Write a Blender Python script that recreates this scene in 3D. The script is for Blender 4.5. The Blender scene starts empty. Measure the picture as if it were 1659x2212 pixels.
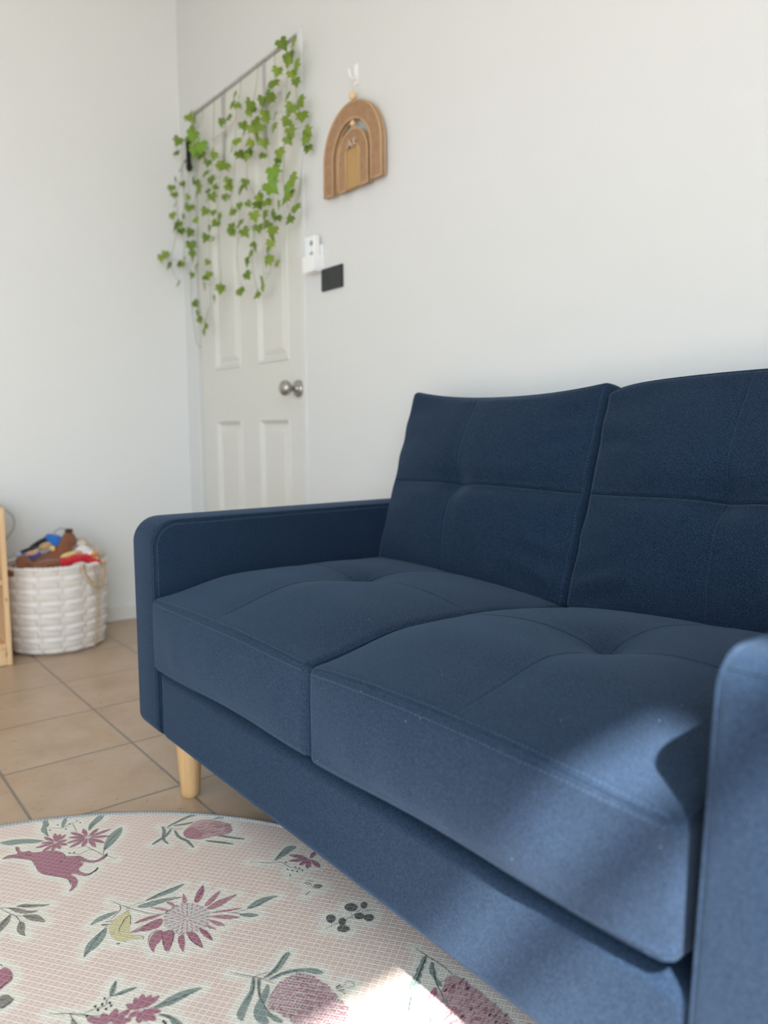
import bpy, bmesh, math, random
import numpy as np
from mathutils import Vector, Matrix

sc = bpy.context.scene
C = sc.collection
PI = math.pi

# ------------------------------------------------------------ camera
CAM_H = 0.870
YAW, PITCH, ROLL = -0.9046, 0.1031, -0.0057
fwd = Vector((math.sin(YAW)*math.cos(PITCH), math.cos(YAW)*math.cos(PITCH), -math.sin(PITCH)))
rgt = Vector((math.cos(YAW), -math.sin(YAW), 0)); up = rgt.cross(fwd)
cr, sr = math.cos(ROLL), math.sin(ROLL)
r2 = rgt*cr + up*sr; u2 = -rgt*sr + up*cr
cam_d = bpy.data.cameras.new('camera')
cam = bpy.data.objects.new('camera', cam_d); C.objects.link(cam)
m = Matrix.Identity(4)
for i in range(3):
    m[i][0] = r2[i]; m[i][1] = u2[i]; m[i][2] = -fwd[i]
m[2][3] = CAM_H
cam.matrix_world = m
cam_d.sensor_fit = 'HORIZONTAL'; cam_d.sensor_width = 36.0
cam_d.lens = 36.0*1660/1659
cam_d.clip_start = 0.02
cam_d.dof.use_dof = True; cam_d.dof.focus_distance = 1.45; cam_d.dof.aperture_fstop = 3.1
sc.camera = cam

# ------------------------------------------------------------ world, sun, exposure
w = bpy.data.worlds.new('world'); sc.world = w; w.use_nodes = True
bg = w.node_tree.nodes['Background']
bg.inputs[0].default_value = (0.745, 0.885, 1.0, 1); bg.inputs[1].default_value = 3.3
sun_d = bpy.data.lights.new('sun', 'SUN'); sun = bpy.data.objects.new('sun', sun_d); C.objects.link(sun)
sun.rotation_euler = Vector((-0.72, 0.41, -1.0)).to_track_quat('-Z', 'Y').to_euler()
sun_d.energy = 10.5; sun_d.angle = math.radians(1.4); sun_d.color = (1.0, 0.96, 0.90)
sc.view_settings.view_transform = 'Standard'; sc.view_settings.look = 'None'
sc.view_settings.gamma = 1.0; sc.view_settings.use_curve_mapping = False
sc.view_settings.exposure = 1.12
sc.cycles.max_bounces = 12; sc.cycles.diffuse_bounces = 6
sc.cycles.sample_clamp_indirect = 6.0

XL, XR, YB, YF, ZC = -3.548, 0.92, 1.583, -3.2, 3.0       # room
DOOR = (-3.45, -2.478, 2.325)                               # opening in the back wall
GL_R = (-2.0, 0.012, 0.03, 2.62)                          # glazed opening in the right wall: y0,y1,z0,z1
GL_F = (-1.3, -0.2, 0.03, 2.39)                             # glazed opening in the front wall: x0,x1,z0,z1
def portal(name, loc, rot, sx, sy):
    l = bpy.data.lights.new(name, 'AREA'); l.shape = 'RECTANGLE'; l.size = sx; l.size_y = sy; l.energy = 1
    l.cycles.is_portal = True
    o = bpy.data.objects.new(name, l); C.objects.link(o); o.location = loc; o.rotation_euler = rot
portal('window_light', (XR+0.11, (GL_R[0]+GL_R[1])/2, (GL_R[2]+GL_R[3])/2), (0, PI/2, 0), GL_R[3]-GL_R[2], GL_R[1]-GL_R[0])
portal('window_light', ((GL_F[0]+GL_F[1])/2, YF-0.11, (GL_F[2]+GL_F[3])/2), (PI/2, 0, 0), GL_F[1]-GL_F[0], GL_F[3]-GL_F[2])

# ------------------------------------------------------------ helpers
def mesh_obj(name, verts, faces, mat=None, parent=None, smooth=False):
    me = bpy.data.meshes.new(name)
    me.from_pydata([tuple(map(float, v)) for v in verts], [], [tuple(map(int, f)) for f in faces]); me.update()
    if smooth: me.polygons.foreach_set('use_smooth', [True]*len(me.polygons))
    o = bpy.data.objects.new(name, me); C.objects.link(o)
    if mat is not None:
        for mm in (mat if isinstance(mat, (list, tuple)) else [mat]): me.materials.append(mm)
    if parent is not None: o.parent = parent; o.matrix_parent_inverse = Matrix.Translation(-parent.location)
    return o
def thing(name, label, cat, loc=(0,0,0), group=None):
    o = bpy.data.objects.new(name, None); C.objects.link(o); o.location = loc; o.empty_display_size = 0.05
    tag(o, label, cat, group); return o
def tag(o, label, cat, group=None):
    o['label'] = label; o['category'] = cat
    if group: o['group'] = group
    return o
def struct(o): o['kind'] = 'structure'; return o
class MB:
    def __init__(s): s.v = []; s.f = []; s.mi = []
    def add(s, v, f, mi=0):
        n = len(s.v); s.v += [tuple(x) for x in v]; s.f += [tuple(i+n for i in q) for q in f]; s.mi += [mi]*len(f)
    def box(s, x0, x1, y0, y1, z0, z1, mi=0):
        s.add([(x0,y0,z0),(x1,y0,z0),(x1,y1,z0),(x0,y1,z0),(x0,y0,z1),(x1,y0,z1),(x1,y1,z1),(x0,y1,z1)],
              [(0,3,2,1),(4,5,6,7),(0,1,5,4),(1,2,6,5),(2,3,7,6),(3,0,4,7)], mi)
    def tube(s, pts, r, n=8, closed=False, mi=0):
        P = [Vector(p) for p in pts]; N = len(P); rs = r if isinstance(r, (list, tuple)) else [r]*N
        rings = []; prev = None
        for i in range(N):
            if closed: t = P[(i+1) % N]-P[i-1]
            else: t = P[min(i+1, N-1)]-P[max(i-1, 0)]
            if t.length < 1e-9: t = Vector((0,0,1))
            t.normalize()
            if prev is None:
                a = Vector((0,0,1)) if abs(t.z) < .9 else Vector((1,0,0)); nn = t.cross(a).normalized()
            else:
                nn = prev - t*prev.dot(t); nn = nn.normalized() if nn.length > 1e-6 else t.orthogonal().normalized()
            prev = nn; b = t.cross(nn)
            rings.append([P[i]+(nn*math.cos(2*PI*k/n)+b*math.sin(2*PI*k/n))*rs[i] for k in range(n)])
        v = [q for R_ in rings for q in R_]; f = []
        for i in range(N if closed else N-1):
            j = (i+1) % N
            for k in range(n): f.append((i*n+k, i*n+(k+1) % n, j*n+(k+1) % n, j*n+k))
        if not closed: f.append(tuple(range(n))[::-1]); f.append(tuple((N-1)*n+k for k in range(n)))
        s.add(v, f, mi)
    def lathe(s, prof, n=32, c=(0,0,0), axis='z', mi=0, cap=True):
        v = []; 
        for r, h in prof:
            for k in range(n):
                a = 2*PI*k/n; x, y = r*math.cos(a), r*math.sin(a)
                p = (x, y, h) if axis == 'z' else ((x, -h, y) if axis == 'y' else (h, x, y))
                v.append((p[0]+c[0], p[1]+c[1], p[2]+c[2]))
        f = []
        for i in range(len(prof)-1):
            for k in range(n): f.append((i*n+k, i*n+(k+1) % n, (i+1)*n+(k+1) % n, (i+1)*n+k))
        if cap: f.append(tuple(range(n))[::-1]); f.append(tuple((len(prof)-1)*n+k for k in range(n)))
        s.add(v, f, mi)
    def ball(s, c, r, n=20, m_=12, rot=None, mi=0):
        r = (r, r, r) if not isinstance(r, (tuple, list)) else r
        v = []; 
        for i in range(m_+1):
            th = PI*i/m_
            for k in range(n):
                a = 2*PI*k/n; p = Vector((r[0]*math.sin(th)*math.cos(a), r[1]*math.sin(th)*math.sin(a), r[2]*math.cos(th)))
                if rot is not None: p = rot @ p
                v.append((p.x+c[0], p.y+c[1], p.z+c[2]))
        f = []
        for i in range(m_):
            for k in range(n): f.append((i*n+k, (i+1)*n+k, (i+1)*n+(k+1) % n, i*n+(k+1) % n))
        s.add(v, f, mi)
    def build(s, name, mat=None, parent=None, smooth=False, bevel=0, seg=2):
        o = mesh_obj(name, s.v, s.f, mat, parent, smooth)
        if any(s.mi): o.data.polygons.foreach_set('material_index', s.mi)
        if bevel:
            b = o.modifiers.new('bevel', 'BEVEL'); b.width = bevel; b.segments = seg; b.limit_method = 'ANGLE'
            b.angle_limit = math.radians(40)
        return o
def remesh(o, vox, smooth_iter=6):
    r = o.modifiers.new('remesh', 'REMESH'); r.mode = 'VOXEL'; r.voxel_size = vox; r.use_smooth_shade = True
    s = o.modifiers.new('smooth', 'SMOOTH'); s.iterations = smooth_iter; s.factor = .6
def sstep(a, b, x):
    t = np.clip((x-a)/(b-a), 0, 1); return t*t*(3-2*t)

# ------------------------------------------------------------ materials
def mat(name, col, rough=.6, spec=.3, metal=0.0, sheen=0.0):
    mm = bpy.data.materials.new(name); mm.use_nodes = True
    b = mm.node_tree.nodes['Principled BSDF']
    b.inputs['Base Color'].default_value = (*col, 1); b.inputs['Roughness'].default_value = rough
    b.inputs['Specular IOR Level'].default_value = spec; b.inputs['Metallic'].default_value = metal
    b.inputs['Sheen Weight'].default_value = sheen
    return mm
class NT:
    def __init__(s, mm): s.t = mm.node_tree; s.n = s.t.nodes; s.b = s.n['Principled BSDF']
    def new(s, ty, **kw):
        o = s.n.new(ty)
        for k, v in kw.items(): setattr(o, k, v)
        return o
    def link(s, a, b): s.t.links.new(a, b)
    def coord(s, scale=(1,1,1), rot=(0,0,0)):
        tc = s.new('ShaderNodeTexCoord'); mp = s.new('ShaderNodeMapping')
        mp.inputs['Scale'].default_value = scale; mp.inputs['Rotation'].default_value = rot
        s.link(tc.outputs['Object'], mp.inputs['Vector']); return mp.outputs[0]
    def noise(s, scale, vec=None, detail=3, rough=.5):
        o = s.new('ShaderNodeTexNoise'); o.inputs['Scale'].default_value = scale; o.inputs['Detail'].default_value = detail
        o.inputs['Roughness'].default_value = rough
        if vec is not None: s.link(vec, o.inputs['Vector'])
        return o.outputs['Fac']
    def ramp(s, fac, stops):
        o = s.new('ShaderNodeValToRGB'); el = o.color_ramp.elements
        while len(el) < len(stops): el.new(.5)
        for e, (p, c) in zip(el, stops): e.position = p; e.color = (*c, 1) if len(c) == 3 else c
        s.link(fac, o.inputs['Fac']); return o.outputs['Color']
    def mix(s, fac, a, b, bt='MIX'):
        o = s.new('ShaderNodeMix', data_type='RGBA', blend_type=bt)
        for sock, val in ((o.inputs[0], fac), (o.inputs[6], a), (o.inputs[7], b)):
            if isinstance(val, (int, float)): sock.default_value = val
            elif isinstance(val, tuple): sock.default_value = (*val, 1)
            else: s.link(val, sock)
        return o.outputs[2]
    def math(s, op, a, b=0.0, clamp=False):
        o = s.new('ShaderNodeMath', operation=op); o.use_clamp = clamp
        for i, val in enumerate((a, b)):
            if isinstance(val, (int, float)): o.inputs[i].default_value = val
            else: s.link(val, o.inputs[i])
        return o.outputs[0]
    def bump(s, h, strength=.3, dist=.001):
        o = s.new('ShaderNodeBump'); o.inputs['Strength'].default_value = strength; o.inputs['Distance'].default_value = dist
        s.link(h, o.inputs['Height']); s.link(o.outputs[0], s.b.inputs['Normal'])
    def color(s, c): s.link(c, s.b.inputs['Base Color'])

def fabric_mat(name, dark, light, lint=0.0, twill=.10):
    mm = mat(name, light, .9, .10, sheen=.16); t = NT(mm); t.b.inputs['Sheen Roughness'].default_value = .45
    t.b.inputs['Sheen Tint'].default_value = (.45, .68, 1.0, 1)
    v = t.coord()
    n1 = t.noise(480, v, 2, .6); n2 = t.noise(1500, v, 1); n3 = t.noise(14, v, 4)
    wv = t.new('ShaderNodeTexWave', wave_type='BANDS', bands_direction='DIAGONAL', wave_profile='SIN')
    wv.inputs['Scale'].default_value = 125; wv.inputs['Distortion'].default_value = 3.0; wv.inputs['Detail'].default_value = 2
    wv.inputs['Detail Scale'].default_value = 3.0
    t.link(v, wv.inputs['Vector'])
    h = t.math('ADD', t.math('MULTIPLY', n1, .55), t.math('MULTIPLY', wv.outputs['Fac'], twill))
    h = t.math('ADD', h, t.math('MULTIPLY', n2, .25))
    c = t.ramp(h, [(.36+twill/3, dark), (.50+twill/2, light)])
    c = t.mix(t.math('MULTIPLY', n3, .35), c, tuple(x*.82 for x in light), 'MIX')
    if lint:
        vo = t.new('ShaderNodeTexVoronoi'); vo.inputs['Scale'].default_value = 75; t.link(v, vo.inputs['Vector'])
        sp = t.math('LESS_THAN', vo.outputs['Distance'], .035)
        vs = t.new('ShaderNodeSeparateColor'); t.link(vo.outputs['Color'], vs.inputs[0])
        sp = t.math('MULTIPLY', sp, t.math('GREATER_THAN', vs.outputs[0], 1-lint))
        c = t.mix(sp, c, (.55, .62, .72))
    t.color(c); t.bump(h, .8, .0016)
    return mm
FAB = fabric_mat('navy_fabric', (.003, .009, .024), (.025, .047, .088))
FABL = fabric_mat('navy_fabric_linty', (.005, .011, .026), (.029, .051, .093), lint=.3, twill=.17)
STITCH = mat('seam_thread', (.05, .09, .15), .9, .1, sheen=.3)

def wall_mat(name, col):
    mm = mat(name, col, .75, .2); t = NT(mm)
    n = t.noise(220, t.coord(), 3); t.bump(n, .08, .001); return mm
WALL = wall_mat('painted_wall', (.70, .713, .712)); WALL_LIT = wall_mat('painted_wall_lit', (.78, .79, .788))  # same paint, lightened for the left wall to stand in for stronger light there
CEIL = wall_mat('ceiling_paint', (.82, .81, .78))
TRIM = mat('white_trim', (.78, .77, .74), .45, .4)
DOORM = mat('door_paint', (.69, .69, .65), .42, .4)

# floor tiles
def tile_mat():
    mm = mat('ceramic_tile', (.5, .4, .3), .32, .45); t = NT(mm)
    tc = t.new('ShaderNodeTexCoord'); sp = t.new('ShaderNodeSeparateXYZ'); t.link(tc.outputs['Object'], sp.inputs[0])
    S = .338; OX, OY = -2.0933, .7337
    def cell(o, off):
        a = t.math('DIVIDE', t.math('SUBTRACT', o, off), S); fl = t.math('FLOOR', a); fr = t.math('SUBTRACT', a, fl)
        d = t.math('SUBTRACT', .5, t.math('ABSOLUTE', t.math('SUBTRACT', fr, .5))); return fl, d
    fx, dx = cell(sp.outputs[0], OX); fy, dy = cell(sp.outputs[1], OY)
    d = t.math('MINIMUM', dx, dy)
    n = t.noise(3.5, tc.outputs['Object'], 4); 
    grout = t.new('ShaderNodeMapRange'); grout.inputs['From Min'].default_value = .0075; grout.inputs['From Max'].default_value = .0125
    t.link(d, grout.inputs['Value'])
    cmb = t.new('ShaderNodeCombineXYZ'); t.link(fx, cmb.inputs[0]); t.link(fy, cmb.inputs[1])
    wn = t.new('ShaderNodeTexWhiteNoise'); t.link(cmb.outputs[0], wn.inputs['Vector'])
    add = t.new('ShaderNodeVectorMath', operation='ADD'); t.link(tc.outputs['Object'], add.inputs[0]); t.link(wn.outputs['Color'], add.inputs[1])
    n2 = t.noise(9, add.outputs[0], 6, .62); n3 = t.noise(42, add.outputs[0], 5, .7)
    c = t.ramp(n2, [(.3, (.41, .29, .195)), (.5, (.485, .36, .25)), (.7, (.53, .415, .31))])
    c = t.mix(t.math('MULTIPLY', t.math('GREATER_THAN', n3, .64), .5), c, (.25, .15, .085))
    c = t.mix(t.math('MULTIPLY', wn.outputs['Value'], .25), c, (.48, .345, .26))
    c = t.mix(grout.outputs[0], (.235, .20, .165), c)
    t.color(c)
    rr = t.math('ADD', .22, t.math('MULTIPLY', n2, .25)); t.link(rr, t.b.inputs['Roughness'])
    hb = t.math('ADD', t.math('MULTIPLY', grout.outputs[0], 1.0), t.math('MULTIPLY', n3, .12)); t.bump(hb, .6, .0015)
    return mm
TILE = tile_mat()

def wood_mat(name, c1, c2, axis_scale=(60, 60, 4), knots=False, rough=.45):
    mm = mat(name, c1, rough, .35); t = NT(mm)
    n = t.noise(1.0, t.coord(axis_scale), 5, .6)
    c = t.ramp(n, [(.3, c1), (.62, c2), (.75, tuple(x*.8 for x in c1))])
    if knots:
        k = t.noise(9, t.coord((1, 1, .5)), 2); c = t.mix(t.math('MULTIPLY', t.math('GREATER_THAN', k, .66), .55), c, (.19, .09, .04))
    t.color(c); t.bump(n, .1, .0006); return mm
LEGW = wood_mat('beech_wood', (.53, .31, .14), (.64, .41, .20))
PINE = wood_mat('pine_wood', (.72, .46, .24), (.80, .56, .33), (30, 30, 2), knots=True)

# ------------------------------------------------------------ room shell
mb = MB(); mb.box(XL-.1, XR+.1, YF-.1, YB+.2, -.1, 0); struct(mb.build('floor', TILE))
mb = MB(); mb.box(XL-.1, XR+.1, YF-.1, YB+.2, ZC, ZC+.1); struct(mb.build('ceiling', CEIL))
mb = MB(); mb.box(XL-.1, XL, YF-.1, YB+.2, 0, ZC); struct(mb.build('wall_left', WALL_LIT))
mb = MB(); mb.box(XL, DOOR[0], YB, YB+.1, 0, ZC); mb.box(DOOR[1], XR+.1, YB, YB+.1, 0, ZC)
mb.box(DOOR[0], DOOR[1], YB, YB+.1, DOOR[2], ZC); struct(mb.build('wall_back', WALL))
mb = MB(); mb.box(XR, XR+.1, YF-.1, GL_R[0], 0, ZC); mb.box(XR, XR+.1, GL_R[1], YB, 0, ZC)
mb.box(XR, XR+.1, GL_R[0], GL_R[1], GL_R[3], ZC); mb.box(XR, XR+.1, GL_R[0], GL_R[1], 0, GL_R[2])
struct(mb.build('wall_right', WALL))
mb = MB(); mb.box(XL, GL_F[0], YF-.1, YF, 0, ZC); mb.box(GL_F[1], XR, YF-.1, YF, 0, ZC)
mb.box(GL_F[0], GL_F[1], YF-.1, YF, GL_F[3], ZC); mb.box(GL_F[0], GL_F[1], YF-.1, YF, 0, GL_F[2])
struct(mb.build('wall_front', WALL))
ALU = mat('window_aluminium', (.6, .6, .6), .4, .5)
def skirt(x0, x1, y0, y1, name):
    mb = MB(); mb.box(x0, x1, y0, y1, 0, .072); struct(mb.build(name, TRIM, bevel=.004))
skirt(XL, XL+.012, YF, YB-.0, 'baseboard_left'); skirt(DOOR[1]+.03, XR, YB-.012, YB, 'baseboard_back')
# glazed openings (behind and beside the camera): aluminium frames
mb = MB(); xm = XR+.04
y0, y1, z0, z1 = GL_R
for a in (y0, (y0+y1)/2-.02, y1-.03): mb.box(xm, xm+.03, a, a+.03, z0, z1)
mb.box(xm, xm+.03, y0, y1, z0, z0+.04); mb.box(xm, xm+.03, y0, y1, z1-.255, z1-.215)
w1 = struct(mb.build('window_1', ALU))
mb = MB(); ym = YF-.06; x0, x1, z0, z1 = GL_F
for a in (x0, (x0+x1)/2-.02, x1-.03): mb.box(a, a+.03, ym, ym+.03, z0, z1)
mb.box(x0, x1, ym, ym+.03, z0, z0+.04); mb.box(x0, x1, ym, ym+.03, z1-.04, z1)
struct(mb.build('window_2', ALU))
# outside ground, so the floor slab does not hang in the sky
GR = mat('outside_ground', (.30, .28, .25), .9, .1)
mb = MB(); mb.box(XR+.11, 14, -14, 10, -.35, -.15); mb.box(-12, XR+.1, -14, YF-.11, -.35, -.15); g = struct(mb.build('floor_outside', GR))

# leaf positions of the ivy (mm) and size; printed motifs of the play mat (0.1 mm, on the mat's own plane)
IVY = '''-3470,1448,1668,9 -3470,1461,1639,9 -3470,1462,1687,9 -3470,1506,1865,9 -3470,1513,1987,9 -3470,1516,1814,12 -3470,1518,1562,10 -3470,1518,1916,7
-3470,1521,1652,9 -3470,1525,1833,10 -3470,1527,2020,8 -3462,1535,2146,8 -3437,1535,1661,10 -3429,1535,2185,10 -3421,1535,1857,9 -3416,1535,2063,8
-3404,1535,1994,7 -3391,1535,1780,10 -3389,1535,1899,8 -3386,1535,1935,6 -3385,1535,2094,9 -3379,1535,2178,7 -3359,1535,1714,11 -3356,1535,1677,8
-3344,1535,2265,10 -3339,1535,1581,8 -3335,1535,1873,12 -3331,1535,1992,7 -3330,1535,1612,11 -3322,1535,1403,10 -3308,1535,1932,9 -3307,1535,2017,8
-3295,1535,1448,8 -3295,1535,2109,14 -3295,1535,2189,11 -3281,1535,2163,15 -3275,1535,1397,10 -3274,1535,1948,11 -3260,1535,2222,9 -3259,1535,2086,12
-3258,1535,1802,7 -3247,1535,2113,16 -3237,1535,1516,10 -3223,1535,1556,8 -3223,1535,1723,9 -3218,1535,1994,10 -3215,1535,1344,10 -3203,1535,1830,9
-3191,1535,1613,6 -3180,1535,1869,6 -3167,1535,1556,8 -3162,1535,1906,7 -3154,1535,1747,7 -3154,1535,2019,8 -3136,1535,2065,9 -3135,1535,1444,9
-3122,1535,2042,8 -3119,1535,1698,6 -3113,1535,1804,6 -3100,1535,1932,11 -3094,1535,1862,9 -3089,1535,1483,10 -3087,1535,1903,7 -3078,1535,1752,10
-3057,1535,1984,9 -3019,1535,1972,12 -2990,1535,2159,10 -2989,1535,1837,8 -2987,1535,1837,8 -2981,1535,1898,9 -2977,1535,1899,8 -2972,1535,1697,8
-2972,1535,1699,8 -2964,1535,1778,9 -2960,1535,1777,10 -2949,1535,2192,10 -2919,1535,2042,11 -2902,1535,1714,11 -2895,1535,2175,8 -2883,1535,1442,9
-2874,1535,1979,10 -2872,1535,1777,8 -2863,1535,1838,12 -2847,1535,2081,8 -2843,1535,1850,9 -2842,1535,1980,13 -2834,1535,1667,11 -2828,1535,2045,8
-2816,1535,1547,10 -2815,1535,1572,9 -2812,1535,1950,8 -2806,1535,1494,9 -2794,1535,1614,6 -2790,1535,1767,6 -2769,1535,1992,10 -2769,1535,2104,8
-2768,1535,1417,10 -2758,1535,2126,12 -2745,1535,1790,10 -2743,1535,1707,10 -2740,1535,1753,10 -2737,1535,2034,10 -2734,1535,1999,10
-2733,1535,1464,10 -2712,1535,2054,10 -2707,1535,1655,8 -2698,1535,1535,12 -2695,1535,2111,10 -2689,1535,2022,10 -2688,1535,1923,8 -2686,1535,1969,10
-2686,1535,2078,10 -2663,1535,1695,10 -2657,1535,1558,10 -2647,1535,2120,10 -2644,1535,1613,6 -2633,1535,1737,10 -2619,1535,1683,11 -2617,1535,2159,12
-2615,1535,1778,11 -2614,1535,2114,8 -2613,1535,1839,14 -2610,1535,1509,7 -2605,1535,1624,11 -2593,1535,1781,17 -2585,1535,2033,8 -2582,1535,1876,7
-2559,1535,1710,8 -2548,1535,2175,10 -2537,1535,1884,11 -2516,1535,1723,12 -2515,1535,1754,16 -2512,1535,2080,11 -2509,1535,1650,10 -2506,1535,1989,10
-2501,1535,2250,10 -2492,1535,2033,10 -2490,1535,2189,10 -2482,1535,1950,10 -2481,1535,2203,12 -2478,1535,1916,8 -2469,1535,1776,12 -2459,1535,2114,8
-2445,1535,2156,13 -2442,1535,1670,10 -2438,1535,2235,9 -2417,1535,1983,11 -2415,1535,2030,11 -2391,1535,1893,8 -2378,1535,1919,10'''
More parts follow.
